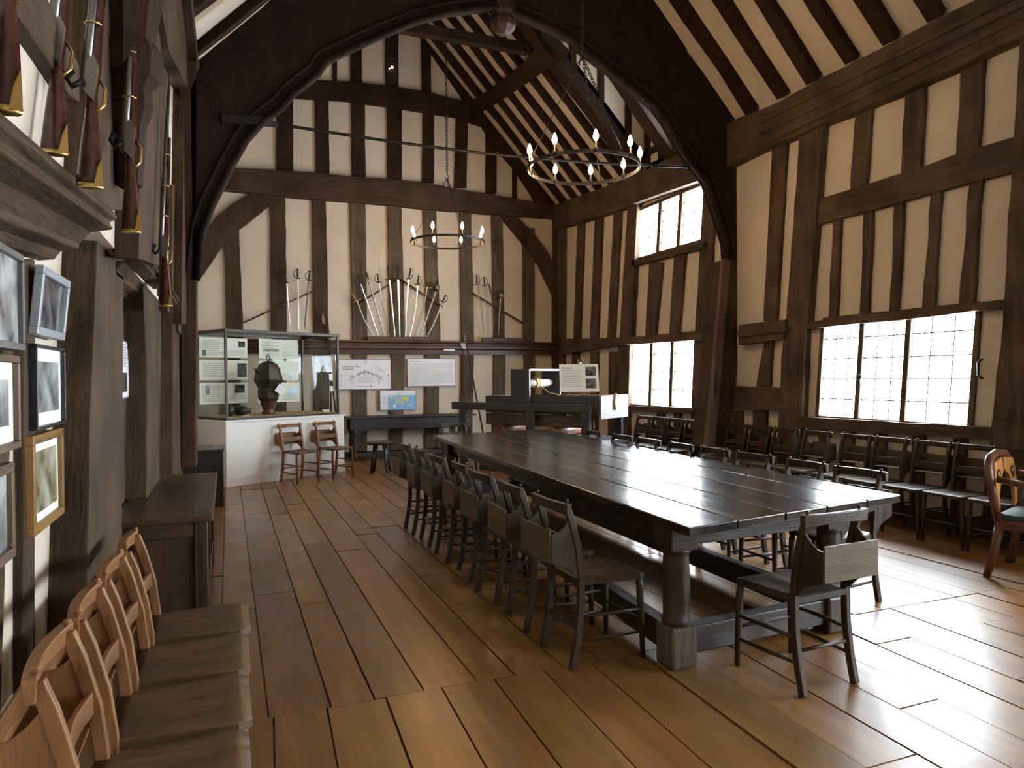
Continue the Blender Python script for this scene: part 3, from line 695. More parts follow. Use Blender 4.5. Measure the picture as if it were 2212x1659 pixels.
for a, b_ in ((0, 1), (2, 3), (0, 2), (1, 3)):
    wbuild('stretcher', MB().bar(Vector((*legp[a], .125)), Vector((*legp[b_], .125)), .085, .14, up=(0, 0, 1)), LEG, tb, bevel=.006)
for i, (x, y) in enumerate(legp):
    lg = MB().lathe([(.062, .20), (.074, .225), (.076, .245), (.068, .258), (.068, .30), (.072, .40), (.070, .50), (.066, .57), (.065, .580), (.075, .592), (.070, .615)], (x, y, 0), 24)
    lo = wbuild('leg', lg, LEG, tb)
    fb = MB(); h = .078
    ring = lambda z, w: [Vector((x+sx*(w), y+sy*(w-.022 if k else w), z)) for sx, sy, k in ((-1,-1,1),(1,-1,1),(1,-1,0),(1,1,0),(1,1,1),(-1,1,1),(-1,1,0),(-1,-1,0))]
    fb.box(x-h, x+h, y-h, y+h, 0, .215)
    f = wbuild('foot_block', fb, wood('worn_foot_block_%d' % i, (.04,.026,.017), (.17,.125,.085), .65, (6,6,3), .8) if i == 0 else LEG, tb, bevel=.016); f.parent = lo; f.matrix_parent_inverse = Matrix.Identity(4); f.location = (0, 0, 0)
    wbuild('top_block', MB().box(x-.08, x+.08, y-.08, y+.08, .605, .735), LEG, tb, bevel=.006)
br = MB().prism([(3.34, 3.15, .735), (3.62, 3.15, .735), (3.62, 3.15, .68), (3.52, 3.15, .66), (3.42, 3.15, .60), (3.34, 3.15, .52)], (0, .08, 0)); wbuild('bracket', br, LEG, tb, bevel=.005)
# ------------------------------------------------------------------ oak chest by the left wall
ch = thing('oak_chest', 'long panelled oak chest with plank lid against the left wall, behind the light chairs', 'chest', (-.36, 5.4, 0))
cx0, cx1, cy0, cy1, czt = -.60, -.11, 4.36, 6.30, .735
wbuild('lid', MB().box(cx0, cx1+.03, cy0-.03, cy1+.03, czt-.035, czt), CHEST, ch, bevel=.008)
for x in (cx0, cx1-.07):
    for y in (cy0, cy1-.08): wbuild('leg', MB().box(x, x+.07, y, y+.08, 0, czt-.036), CHEST, ch, bevel=.006)
wbuild('end_panel', MB().box(cx0+.07, cx1-.07, cy0+.03, cy0+.05, .18, czt-.10), CHEST, ch)
for z0, z1 in ((.12, .20), (czt-.12, czt-.037)): wbuild('end_rail', MB().box(cx0+.07, cx1-.07, cy0+.008, cy0+.045, z0, z1), CHEST, ch, bevel=.005)
for z0, z1 in ((.12, .20), (czt-.12, czt-.037)): wbuild('front_rail', MB().box(cx1-.045, cx1-.008, cy0+.08, cy1-.08, z0, z1), CHEST, ch, bevel=.005)
for k in range(4):
    y0 = cy0+.08+k*(cy1-cy0-.16)/4; y1 = y0+(cy1-cy0-.16)/4
    wbuild('front_panel', MB().box(cx1-.05, cx1-.032, y0+.03, y1-.03, .20, czt-.12), CHEST, ch)
    if k: wbuild('muntin', MB().box(cx1-.045, cx1-.010, y0-.03, y0+.03, .20, czt-.12), CHEST, ch, bevel=.004)
# dark box by the plinth
q0, q1 = P(402, 1100, 'Z', 0), P(490, 1093, 'Z', 0)
bx = thing('dark_box', 'black stained box with scalloped lid edge standing against the white plinth', 'box', (-.30, 9.3, 0))
wbuild('body', MB().box(-.56, -.05, 9.02, 9.62, 0, .66), BLK, bx, bevel=.005)
wbuild('lid', MB().box(-.575, -.035, 9.0, 9.64, .661, .68), wood('grey_lid', (.10,.09,.08), (.3,.28,.26), .35), bx, bevel=.003)
sc = MB()
for k in range(18): sc.lathe([(.0, 0), (.014, 0), (.014, .012), (0, .012)], (-.56+.03*k, 8.995, .664), 8, 'Y')
wbuild('scalloped_edge', sc, BLK, bx)
# ------------------------------------------------------------------ white plinth and glass case (turned 29 degrees)
PA = math.radians(29.5)
pc = Vector((-.02, 10.60, 0)); ex = Vector((math.cos(PA), math.sin(PA), 0)); ey = Vector((-math.sin(PA), math.cos(PA), 0))
PLN, PW, PD, PH = None, 2.02, 1.02, .925
pt = thing('plinth', 'white painted box plinth under the glass display case in the far left corner', 'plinth', pc, PA)
build('body', MB().box(0, PW, 0, PD, .13, PH-.03), WHITE, pt, bevel=.004)
build('skirting', MB().box(-.012, PW+.012, -.014, PD, 0, .13), WHITE, pt, bevel=.006)
build('top', MB().box(-.015, PW+.02, -.015, PD, PH-.03, PH), WHITE, pt, bevel=.004)
CZ0, CZ1 = PH+.002, 2.20; CW, CD = 1.93, .97
ca_ = thing('display_case', 'large mahogany framed glass display case on the white plinth', 'display case', pc+ex*.01+ey*.01+Vector((0, 0, CZ0)), PA)
hh = CZ1-CZ0; t_ = .032
cf = [('post', 0, 0), ('post', CW-t_, 0), ('post', 0, CD-t_), ('post', CW-t_, CD-t_)]
for n_, x, y in cf: build('post', MB().box(x, x+t_, y, y+t_, .03, hh-.045), DMAH, ca_, bevel=.003)
for z0, z1, e in ((0, .03, .0), (hh-.045, hh, .012)):
    for a in ((-e, CW+e, -e, t_), (-e, CW+e, CD-t_, CD+e), (-e, t_, t_, CD-t_), (CW-t_, CW+e, t_, CD-t_)): build('rail', MB().box(*a, z0, z1), DMAH, ca_, bevel=.004)
for a in ((t_, CW-t_, .012, .016), (t_, CW-t_, CD-.016, CD-.012)): build('glass_pane', MB().box(*a, .03, hh-.045), CGLASS, ca_)
for a in ((.012, .016, t_, CD-t_), (CW-.016, CW-.012, t_, CD-t_)): build('glass_pane', MB().box(*a, .03, hh-.045), CGLASS, ca_)
build('glass_top', MB().box(t_, CW-t_, t_, CD-t_, hh-.012, hh-.008), CGLASS, ca_)
build('cloth', MB().box(t_, CW-t_, t_, CD-t_, .030, .036), CLOTH, ca_)
def C2W(x, y, z): return pc+ex*(x+.01)+ey*(y+.01)+Vector((0, 0, CZ0+z))
# sheets and boards with print
def textlines(mb, x0, x1, z0, z1, n, y, seed=1, h=.35):
    q = random.Random(seed); dz = (z1-z0)/n
    for k in range(n):
        z = z1-(k+.5)*dz; x = x0; e = x1 if q.random() > .2 else x0+(x1-x0)*q.uniform(.4, .9)
        while x < e-.01:
            w = min(q.uniform(.012, .04), e-x); mb.box(x, x+w, y-.0006, y, z-dz*h/2, z+dz*h/2); x += w+.006
def lettering(name, body, size, loc, parent, M=BLACKI, align='LEFT'):
    cu = bpy.data.curves.new(name, 'FONT'); cu.body = body; cu.size = size; cu.extrude = .0004; cu.align_x = align
    o = bpy.data.objects.new(name, cu); C.objects.link(o)
    dg = bpy.context.evaluated_depsgraph_get(); me = bpy.data.meshes.new_from_object(o.evaluated_get(dg)); C.objects.unlink(o); bpy.data.objects.remove(o)
    me.materials.clear(); me.materials.append(M); k = bpy.data.objects.new(name, me); C.objects.link(k); k.parent = parent
    k.location = loc; k.rotation_euler = (PI/2, 0, 0); return k
SH = [(.07, .80, 'six o clock'),]
def sheet(label, x, z, w, h, pics, seed, group='typed information sheets inside the glass case'):
    o = thing('information_sheet', label, 'sheet', C2W(x, CD-.06, z), PA, group)
    build('card', MB().box(0, w, -.003, 0, 0, h), CREAMP, o)
    m_ = MB()
    textlines(m_, .05, w*.52, h*.12, h*.88, 8, -.0032, seed); build('printed_text', m_, INK, o)
    m_ = MB(); textlines(m_, w*.58, w*.93, h*.1, h*.4, 4, -.0032, seed+9); build('printed_text', m_, INK, o)
    for (a, b_, c, d, M) in pics: build('photograph', MB().box(w*a, w*b_, -.0038, -.003, h*c, h*d), M, o)
sheet('white information sheet in the glass case, top left, with two small photographs', .10, .90, .78, .30, [(.80,.95,.55,.85,PHOTO_D), (.06,.14,.08,.35,PHOTO_D)], 1)
sheet('white information sheet in the glass case, middle left, with one dark photograph', .10, .56, .78, .30, [(.78,.98,.15,.85,PHOTO_D)], 2)
sheet('white information sheet in the glass case, bottom left, behind the iron ball', .10, .20, .78, .32, [(.72,.93,.5,.9,PHOTO_D), (.12,.2,.45,.9,PHOTO_G)], 3)
sheet('white information sheet in the glass case, top right, with a grey strip photograph', 1.08, .90, .72, .31, [(.1,.5,.35,.5,PHOTO_G)], 4)
sheet('white information sheet in the glass case, middle right, with two photographs', 1.08, .55, .72, .31, [(.08,.36,.55,.9,PHOTO_G), (.75,.96,.08,.38,PHOTO_D)], 5)
bl_ = photo('blue_photograph', (.10,.18,.30), (.35,.45,.58), 7)
sheet('white information sheet in the glass case, bottom right, with blue photographs', 1.06, .19, .76, .32, [(.72,.97,.35,.75,bl_), (.12,.36,.06,.40,bl_)], 6)
# iron lantern-like helmet, ball, jug lying, label cards
hl = thing('horned_helmet', 'dark iron bar helmet on a carved wooden head standing in the glass case', 'helmet', C2W(.93, .42, .037), PA+.3)
build('wooden_head', MB().lathe([(.0, 0), (.10, 0), (.105, .03), (.08, .05), (.09, .09), (.12, .16), (.13, .24), (.11, .3), (0, .32)], (0, 0, 0), 12), wood('carved_head', (.07,.03,.015), (.22,.10,.05), .4), hl)
build('cheek_guard', MB().lathe([(.115, .18), (.15, .24), (.16, .34), (.14, .42)], (0, 0, 0), 10, smooth=False), RUST, hl)
build('skull_plate', MB().lathe([(.15, .40), (.215, .52), (.205, .55), (.17, .68), (.13, .76), (.06, .80), (0, .81)], (0, 0, 0), 8, smooth=False), RUST, hl)
build('skull_plate', MB().lathe([(.14, .38), (.205, .50), (.215, .52)], (0, 0, 0), 8, smooth=False), RUST, hl)
for a in range(5): build('spike', MB().tube([(.16*math.cos(a*.7), .16*math.sin(a*.7)-.03, .60), (.24*math.cos(a*.7), .24*math.sin(a*.7)-.03, .70)], [.03, .002], 6), RUST, hl)
build('hanging_ring', MB().tube([(.03*math.cos(k*PI/5), 0, .86+.05*math.sin(k*PI/5)) for k in range(10)], .006, 6, closed=True), IRON, hl)
cd_ = build('label_card', MB().prism([(-.14, -.235, .36), (.0, -.25, .28), (.13, -.235, .37), (0, -.21, .46)], (0, .004, 0)), PAPER, hl)
o = build('iron_ball', MB().lathe([(.0005, -.085)]+[(.085*math.sin(PI*k/12), -.085*math.cos(PI*k/12)) for k in range(1, 12)]+[(.0005, .085)], (0, 0, 0), 20), plain('cast_iron', (.06,.07,.07), .35, .6)); o.location = C2W(.22, .30, .037+.085)
tag(o, 'round grey cannonball on the floor of the glass case near its left corner', 'cannonball')
jg = build('stoneware_jug', MB().lathe([(.0, 0), (.05, .0), (.07, .05), (.072, .12), (.045, .17), (.03, .19), (.04, .22), (0, .22)], (0, 0, 0), 14, 'X'), plain('black_glaze', (.02,.018,.016), .3)); jg.location = C2W(.36, .40, .037+.073)
tag(jg, 'small black jug lying on its side to the right of the cannonball', 'jug')
for x, y, lb in ((.32, .12, 'small white label card in front of the cannonball'), (1.72, .12, 'small buff label card in the right front corner of the glass case')):
    o = build('label_card', MB().prism([(0, 0, 0), (.13, 0, 0), (.13, .05, .04 if x > 1 else .01), (0, .05, .04 if x > 1 else .01)], (0, .003, 0)), CREAMP if x > 1 else PAPER); o.location = C2W(x, y, .037); o.rotation_euler = (0, 0, PA)
    tag(o, lb, 'label')
# ------------------------------------------------------------------ side table, stool
a, b_ = P(742, 903, 'Y', YG-.45), P(1018, 896, 'Y', YG-.45)
st = thing('side_table', 'long narrow black oak side table against the far gable wall', 'table', ((a.x+b_.x)/2, YG-.35, 0))
sx0, sx1, sy0, sy1 = a.x+.02, b_.x+.05, YG-.62, YG-.12
wbuild('top', MB().box(sx0, sx1, sy0, sy1, .765, .80), BLK, st, bevel=.006)
for y in (sy0+.05, sy1-.08): wbuild('apron', MB().box(sx0+.08, sx1-.08, y, y+.03, .56, .764), BLK, st, bevel=.004)
for x in (sx0+.16, sx1-.16):
    for y in (sy0+.08, sy1-.08):
        wbuild('leg', MB().lathe([(.05, 0), (.05, .12), (.035, .14), (.05, .2), (.055, .35), (.035, .46), (.055, .5), (.055, .56)], (x, y, 0), 12), BLK, st)
wbuild('foot_rail', MB().box(sx0+.16, sx1-.16, sy0+.05, sy0+.11, .06, .15), BLK, st, bevel=.005)
for x, s in ((sx0+.16, 1), (sx1-.16, -1)): wbuild('spandrel', MB().prism([(x+.05*s, sy0+.06, .56), (x+.22*s, sy0+.06, .56), (x+.10*s, sy0+.06, .50), (x+.05*s, sy0+.06, .40)], (0, .03, 0)), BLK, st)
so = P(822, 1027, 'Z', 0)
sl = thing('stool', 'round black four-legged stool in front of the side table', 'stool', (2.25, 11.25, 0))
build('seat', MB().lathe([(.0, .45), (.21, .45), (.235, .465), (.235, .48), (.2, .492), (0, .485)], (0, 0, 0), 24), BLK, sl)
STL = wood('pale_stool_leg', (.03,.035,.04), (.20,.24,.27), .35)  # paler, bluish tone for one of the four legs
for k in range(4):
    an = PI/4+k*PI/2-.35; build('leg', MB().tube([(.10*math.cos(an), .10*math.sin(an), .455), (.18*math.cos(an), .18*math.sin(an), 0)], [.03, .024], 8), STL if k == 3 else BLK, sl)
# ------------------------------------------------------------------ wooden windlass with its long grey box
MA = math.radians(-60)
mo = Vector((4.91, 8.95, 0)); mx = Vector((math.cos(MA), math.sin(MA), 0))
mg = thing('box_mangle', 'big grey wooden box mangle with rope drum in the far right corner', 'mangle', mo-mx*2.2, MA)
L_ = 2.2; D_ = .85
build('bed', MB().box(-.05, L_+.10, .0, D_, .0, .14).box(-.05, L_+.10, .0, .10, .14, .50).box(-.05, L_+.10, D_-.1, D_, .14, .50).box(-.05, L_+.1, 0, D_, .50, .58), MANG, mg, bevel=.01)
build('lower_board', MB().box(.05, L_-.12, .06, .10, .74, .92), wood('reddish_board', (.06,.035,.03),(.14,.085,.07), .5), mg, bevel=.004)
for x in (.35, 1.35): build('roller', MB().tube([(x, .0, .66), (x, D_, .66)], .075, 14), wood('roller_%d' % int(x*10), (.12,.05,.02),(.34,.16,.08), .4), mg)
build('press_box', MB().box(.05, L_, .05, D_-.05, .93, .945).box(.05, L_, .05, .08, .945, 1.20).box(.05, L_, D_-.08, D_-.05, .945, 1.20).box(.05, .08, .08, D_-.08, .945, 1.2), MANG, mg, bevel=.004)
build('end_board', MB().box(L_+.001, L_+.03, .03, D_-.03, .88, 1.22), wood('window_lit_end_board', (.30,.28,.27),(.58,.55,.52), .35), mg, bevel=.004)  # window light on the end of the box, painted as much paler wood
for y in (-.06, D_): build('side_rail', MB().box(-.60, L_-.10, y, y+.06, .97, 1.09), MANG, mg, bevel=.012)
for x in (-.42, .95, L_-.25):
    for y in (-.065, D_+.005): build('leg', MB().box(x, x+.14, y, y+.06, 0, .969), MANG, mg, bevel=.006)
for x in (.62, ):
    build('drum_frame', MB().box(x, x+.36, -.01, .03, 1.09, 1.62), MANG, mg, bevel=.006)
    build('drum_frame', MB().box(x, x+.36, D_-.03, D_+.01, 1.09, 1.62), MANG, mg, bevel=.006)
    build('drum_frame_top', MB().box(x, x+.36, .03, D_-.03, 1.59, 1.62), MANG, mg)
    dr = build('rope_drum', MB().tube([(x+.18, .03, 1.40), (x+.18, D_-.03, 1.40)], .062, 18), plain('pale_turned_wood', (.42,.38,.34), .35), mg)
    rp = [];
    for k in range(120):
        a_ = k*2*PI/16; rp.append((x+.18+.072*math.cos(a_), .36+.10*k/120, 1.40+.072*math.sin(a_)))
    rp += [(x+.26, .47, 1.33), (x+.4, .47, 1.24), (x+.6, .47, 1.205)]
    build('rope', MB().tube(rp, .011, 6), ROPE, dr)
build('rope', MB().tube([(1.2, .47, 1.21), (L_-.1, .47, 1.215), (L_+.02, .45, 1.235)], .010, 6), ROPE, mg)
kn = [(L_+.045, .40+.02*math.sin(k*1.9), 1.20-.012*k+.015*math.cos(k*2.3)) for k in range(16)]
build('knotted_rope', MB().tube([(L_+.02, .45, 1.235), (L_+.05, .43, 1.23)]+kn, .014, 6), ROPE, mg)
def M2W(x, y, z): return mo-mx*2.2+mx*x+Vector((-math.sin(MA), math.cos(MA), 0))*y+Vector((0, 0, z))
# notice on a small easel standing on the mangle
A_, B_, C_, D2 = (1233, 848), (1303, 850), (1317, 799), (1243, 800)
en = P(1270, 850, 'Z', 1.21)
ef = (cam.location-en); ef.z = 0; ea = math.atan2(-en.x, en.y)
dist = en.length
es_ = (Vector((en.x, en.y, 0)).length)/F
nb = thing('notice_board', 'white printed notice about the windlass on a small wooden easel, standing on the mangle', 'notice', M2W(1.62, .42, 1.205), ea+.12)
nw, nh = .60, .42
tilt = .32
def NB(x, z, y=0): return Vector((x, z*tilt+y, z+.06))
def panel(x0, x1, z0, z1, y, t=.004):
    return MB().prism([NB(x0, z0, y), NB(x1, z0, y), NB(x1, z1, y), NB(x0, z1, y)], (0, t, 0))
build('card', panel(-nw/2, nw/2, 0, nh, 0, .008), CREAMP, nb)
for k, (z0, z1) in enumerate(((.24, .38), (.05, .20))): build('photograph', panel(.10, .26, z0, z1, -.002, .001), PHOTO_D, nb)
tx = MB()
q = random.Random(3)
for k in range(9):
    z = .32-.03*k; tx.prism([NB(-.26, z, -.002), NB(.05-q.uniform(0, .05), z, -.002), NB(.05, z+.006, -.002), NB(-.26, z+.006, -.002)], (0, .001, 0))
build('printed_text', tx, INK, nb)
lt_ = lettering('heading', 'Windlass', .045, NB(-.27, .35, -.006), nb); lt_.rotation_euler = (PI/2-.30, 0, 0)
build('easel_leg', MB().bar((-.10, .0, .0), (0, .17, .56), .02, .015), CHL, nb); build('easel_leg', MB().bar((.12, .0, .0), (0, .17, .56), .02, .015), CHL, nb); build('easel_leg', MB().bar((0, .30, .0), (0, .17, .56), .02, .015), CHL, nb)
build('easel_ledge', MB().box(-.24, .24, -.03, .02, .035, .058), CHL, nb)
build('binder_clip', MB().lathe([(0, 0), (.02, 0), (.02, .03), (0, .03)], NB(.02, nh+.0, -.01), 8), PAPER, nb)
# ------------------------------------------------------------------ wall boards on the gable
def wall_board(nm, label, cat, tl, br, draw, edge=MARO):
    a, b_ = P(*tl, 'Y', YG-.06), P(*br, 'Y', YG-.06); w, h = b_.x-a.x, a.z-b_.z
    o = thing(nm, label, cat, (a.x, YG-.052, b_.z))
    build('backing', MB().box(0, w, -.012, 0, 0, h), edge, o)
    build('card', MB().box(.012, w-.012, -.0135, -.012, .012, h-.012), PAPER, o)
    draw(o, w, h); return o
def crest(o, w, h, x):
    m_ = MB(); s = .035
    m_.box(x-s, x+s, -.0150, -.014, h-.075, h-.070); m_.box(x-s, x+s, -.0150, -.014, h-.03, h-.026)
    for k in range(5): m_.box(x-s+.002+k*.016, x-s+.006+k*.016, -.0150, -.014, h-.070, h-.03)
    m_.box(x-s, x+s, -.0150, -.014, h-.092, h-.084)
    build('emblem', m_, INK, o)
def d1(o, w, h):
    lettering('heading', 'Sword and Pike', .052, (.08, -.015, h-.15), o); lettering('heading', 'Collection', .052, (.08, -.015, h-.20), o); crest(o, w, h, w*.51)
    m_ = MB()
    def ln(x0, z0, x1, z1, t): m_.bar((x0*w, -.0145, z0*h), (x1*w, -.0145, z1*h), t, .001, up=(0, 1, 0)) if False else m_.prism([(x0*w, -.0145, z0*h), (x1*w, -.0145, z1*h), (x1*w, -.0145, z1*h+t), (x0*w, -.0145, z0*h+t)], (0, .0009, 0))
    def vl(x0, z0, x1, z1, t): m_.prism([(x0*w, -.0145, z0*h), (x0*w+t, -.0145, z0*h), (x1*w+t, -.0145, z1*h), (x1*w, -.0145, z1*h)], (0, .0009, 0))
    ln(.17, .28, .31, .43, .009); ln(.35, .46, .51, .58, .009); ln(.51, .58, .68, .48, .009); ln(.71, .45, .86, .29, .009); ln(.70, .78, .88, .58, .006); ln(.72, .66, .80, .60, .005)
    for k in range(12):
        x = .36+.029*k; b0 = .39+.023*k; y = .46+.12*(1-abs(x-.51)/.17); vl(b0, .23, x, y, .003); vl(x, y, x-.004+.0007*k, y+.07, .009)
    for k in range(3): vl(.24+.02*k, .17, .235+.028*k, .40, .003); vl(.235+.028*k, .42, .235+.028*k, .48, .008)
    for k in range(4): vl(.76+.01*k, .2, .72+.03*k, .42, .003); vl(.72+.03*k, .46-.03*k, .72+.03*k, .53-.03*k, .008)
    for x in (.065, .95): vl(x, .12, x, .45, .004); vl(x-.012, .44, x-.012, .48, .022)
    ln(.35, .115, .62, .115, .004); vl(.61, .095, .61, .14, .018); ln(.64, .115, .68, .115, .004)
    build('diagram', m_, BLACKI, o)
wall_board('information_board', 'white board with a drawing of the sword and pike collection on the gable wall', 'information board', (729, 776), (845, 841), d1)
def d2(o, w, h):
    lettering('heading', 'Weaponry Key', .035, (.05, -.015, h-.075), o)
    m_ = MB(); textlines(m_, .05, w-.06, .05, h-.10, 20, -.0145, 4, .3); build('printed_text', m_, INK, o)
wall_board('information_board', 'white board full of small text on the gable wall, right of the sword drawing', 'information board', (879, 774), (985, 834), d2)
def blob(cx, cz, rx, rz, seed, y):
    q = random.Random(seed); n = 12
    return MB().prism([(cx+rx*math.cos(2*PI*k/n)*q.uniform(.6, 1.1), y, cz+rz*math.sin(2*PI*k/n)*q.uniform(.6, 1.1)) for k in range(n)], (0, .0005, 0))
def d3(o, w, h):
    crest(o, w, h, w*.52); build('map_sea', MB().box(w*.22, w*.985, -.0145, -.0135, .015, h*.74), MAPB, o)
    for k, (cx, cz, rx, rz, M) in enumerate(((.52,.50,.13,.15,MAPG), (.60,.36,.09,.12,MAPG), (.36,.62,.10,.06,MAPG), (.70,.58,.10,.09,MAPY), (.74,.47,.07,.07,MAPY), (.33,.49,.03,.03,MAPY), (.40,.22,.05,.09,PAPER), (.84,.23,.05,.04,PAPER), (.30,.66,.07,.03,PAPER), (.60,.66,.10,.04,MAPG))):
        build('map_land', blob(w*cx, h*cz, w*rx, h*rz, k, -.0152-.0002*k), M, o)
    m_ = MB(); textlines(m_, .05, w*.19, h*.3, h*.72, 7, -.0145, 6); build('printed_text', m_, INK, o)
wall_board('map_board', 'small board with a blue world map on the gable wall, below the two text boards', 'map', (820, 843), (899, 885), d3)

# ------------------------------------------------------------------ swords, pikes
YS = YG-.14
def sword(top, guard, tip, kind, label, bow=0, blade=STEEL, grip=LEATHER, gm=IRON, w=.030, side=-1, group='swords fanned out on the gable wall'):
    a, g_, b_ = P(*top, 'Y', YS), P(*guard, 'Y', YS), P(*tip, 'Y', YS)
    b_.y = YS+.02
    o = thing('sword', label, 'sword', b_, 0, group)
    L_ = (b_-g_).length; d = (b_-g_).normalized(); sd = Vector((0, 1, 0)).cross(d).normalized()
    if sd.x < 0: sd = -sd
    n = 10; rings = []
    for i in range(n+1):
        t = i/n; c = g_.lerp(b_, t)+sd*bow*math.sin(PI*t)*L_; ww = w/2*(1-.25*t) if t < .92 else w/2*(.75-(t-.92)*8)
        ww = max(ww, .002); rings.append([c-sd*ww, c+Vector((0, -.004, 0)), c+sd*ww, c+Vector((0, .004, 0))])
    wbuild('blade', MB().ring_sweep(rings, smooth=False), blade, o)
    gl = (a-g_).length; up_ = (a-g_).normalized()
    wbuild('grip', MB().tube([g_+up_*.01, g_.lerp(a, .45), a-up_*.01], [.011, .016, .012], 10), grip, o)
    wbuild('pommel', MB().lathe([(0, -.016), (.012, -.012), (.018, 0), (.012, .012), (0, .016)], a, 10), gm, o)
    if kind == 'cross':
        wbuild('guard', MB().tube([g_-sd*.085+up_*.01, g_-sd*.06, g_, g_+sd*.06, g_+sd*.085+up_*.01], [.012, .007, .01, .007, .012], 8), gm, o)
    elif kind == 'basket':
        c = g_.lerp(a, .4)
        wbuild('guard', MB().lathe([(.02, -.07), (.05, -.055), (.06, -.01), (.045, .04), (.015, .07)], c+Vector((0, -.02, 0)), 12), DSTEEL, o)
        wbuild('guard', MB().tube([g_-sd*.09, g_, g_+sd*.03], [.008, .008, .01], 6), gm, o)
    elif kind == 'plain':
        wbuild('guard', MB().tube([g_-sd*.035, g_+sd*.035], .007, 6), gm, o)
    else:                                                   # bowed knuckle guard
        pts = [a+up_*.005]+[g_.lerp(a, .5)+up_*(gl*.5*math.cos(PI*t/8))+sd*side*(.062*math.sin(PI*t/8)+.004) for t in range(1, 8)]+[g_]
        wbuild('knuckle_guard', MB().tube(pts, [.005]*5+[.008]*(len(pts)-5), 6), gm, o)
        wbuild('guard', MB().tube([g_+sd*side*.03, g_, g_-sd*side*.045, g_-sd*side*.05-d*.012], [.012, .012, .008, .01], 6), gm, o)
    return o
GC, GL_, GR = 'swords of the centre fan', 'swords of the left group', 'swords of the right group'
sword((615,589),(619,611),(627,712),'bow','slim sabre of the left group, its hilt against the dark stud', w=.018, group=GL_)
sword((642.5,582),(642.5,601),(645.5,714),'bow','bright straight sabre, middle of the three left swords', group=GL_)
sword((669,586),(667,605),(658,714),'bow','sabre in brown scabbard, right of the three left swords', blade=wood('brown_scabbard',(.05,.03,.02),(.22,.13,.08),.35), group=GL_)
sword((757,629),(771,650),(811,732),'cross','short brass-hilted sword at the left end of the centre fan', gm=BRASS, grip=BRASS, blade=DSTEEL, bow=-.04, group=GC)
sword((773,595),(779,613),(819.5,731),'plain','straight sword, second from the left in the centre fan', group=GC, w=.026)
sword((791,586),(796,605),(832,731),'plain','sword with brass throat, third from the left in the centre fan', gm=BRASS, blade=DSTEEL, group=GC)
sword((815,592),(818,610),(844,731),'bow','sabre with wide knuckle bow, fourth from the left in the centre fan', w=.020, group=GC)
sword((838,576),(841,604),(854,731),'cross','long two-ball cross-hilted sword left of the fan peak', w=.036, group=GC)
sword((860,578),(860,603),(864,732),'plain','broad bright sword at the peak of the fan', w=.042, group=GC)
sword((887,581),(883,602),(876,731),'bow','sabre with open steel guard just right of the fan peak', side=1, w=.034, bow=-.012, group=GC)
sword((904,596),(902,615),(884,731),'bow','curved sabre, second right of the fan peak', side=1, w=.030, bow=.03, group=GC)
sword((926,606),(923,620),(895,731),'cross','curved sabre with brass throat, third right of the fan peak', gm=BRASS, bow=.03, group=GC, w=.022)
sword((944,608),(942,629),(907,731),'basket','basket-hilted broadsword near the right end of the fan', blade=DSTEEL, group=GC)
sword((962.5,638),(956,652),(921,731),'bow','sabre with looped hilt at the right end of the centre fan', side=1, bow=.02, blade=DSTEEL, group=GC)
sword((1029.6,594),(1030,615),(1049,727),'bow','heavy-guarded sabre, first of the four right swords', side=1, w=.022, gm=DSTEEL, group=GR)
sword((1046,599),(1047,617),(1053.7,727),'bow','thin smallsword, second of the four right swords', side=1, w=.012, group=GR)
sword((1057,615),(1060,632),(1066,727),'plain','curved grey sword, third of the four right swords', w=.022, bow=.03, blade=DSTEEL, group=GR)
sword((1082,629),(1081.5,643),(1077,728),'basket','sword hanging before the dark stud, last of the four right swords', w=.02, group=GR)
def pole(name, label, cat, a, b_, ya, yb, r=.014, M=RAIL, group=None, za=None):
    p, q = P(*a, 'Y', ya), P(*b_, 'Y', yb); o = build(name, MB().tube([Vector((0, 0, 0)), q-p], r, 10), M); o.location = p; tag(o, label, cat, group); return o
G6 = 'pike shafts holding the swords'
pole('pike_shaft', 'thin dark shaft slanting up behind the left three swords', 'pole', (526, 697), (683, 626), YG-.09, YG-.09, group=G6)
pole('pike_shaft', 'dark shaft rising to the peak of the sword fan from the left', 'pole', (772, 657), (862, 602), YG-.10, YG-.10, r=.018, group=G6)
pole('pike_shaft', 'dark shaft descending from the peak of the sword fan to the right', 'pole', (862, 602), (956, 662), YG-.10, YG-.10, r=.018, group=G6)
pole('pike_shaft', 'long dark shaft slanting down behind the right four swords', 'pole', (1020, 633), (1131, 699), YG-.09, YG-.09, r=.018, group=G6)
# halberd and pikes leaning against the gable
def pike(a, foot, label, head):
    p = P(*a, 'Y', YG-.16); f = Vector(foot)
    o = thing('pike', label, 'pike', f)
    d = (p-f).normalized(); wbuild('shaft', MB().tube([f, p], [.018, .014], 8), OAK, o)
    if head == 'axe':
        s_ = Vector((1, 0, 0)); u_ = d
        wbuild('head', MB().prism([p-u_*.12-s_*.01, p-u_*.10-s_*.10, p+u_*.02-s_*.13, p+u_*.0-s_*.02, p+u_*.22, p+s_*.015, p-u_*.12+s_*.015], (0, .008, 0)), DSTEEL, o)
    else: wbuild('head', MB().prism([p-d*.02+Vector((-.015, 0, 0)), p+d*.08+Vector((-.03, 0, 0)), p+d*.22, p+d*.08+Vector((.03, 0, 0)), p-d*.02+Vector((.015, 0, 0))], (0, .008, 0)), DSTEEL, o)
pike((1007, 742), (P(1050, 905, 'Y', YG-.5).x, YG-.55, 0), 'halberd leaning on the gable rail beside the right text board', 'axe')
pike((700, 700), (P(737, 905, 'Y', YG-.45).x-.0, YG-.55, 0), 'pike leaning behind the right end of the glass case', 'spear')
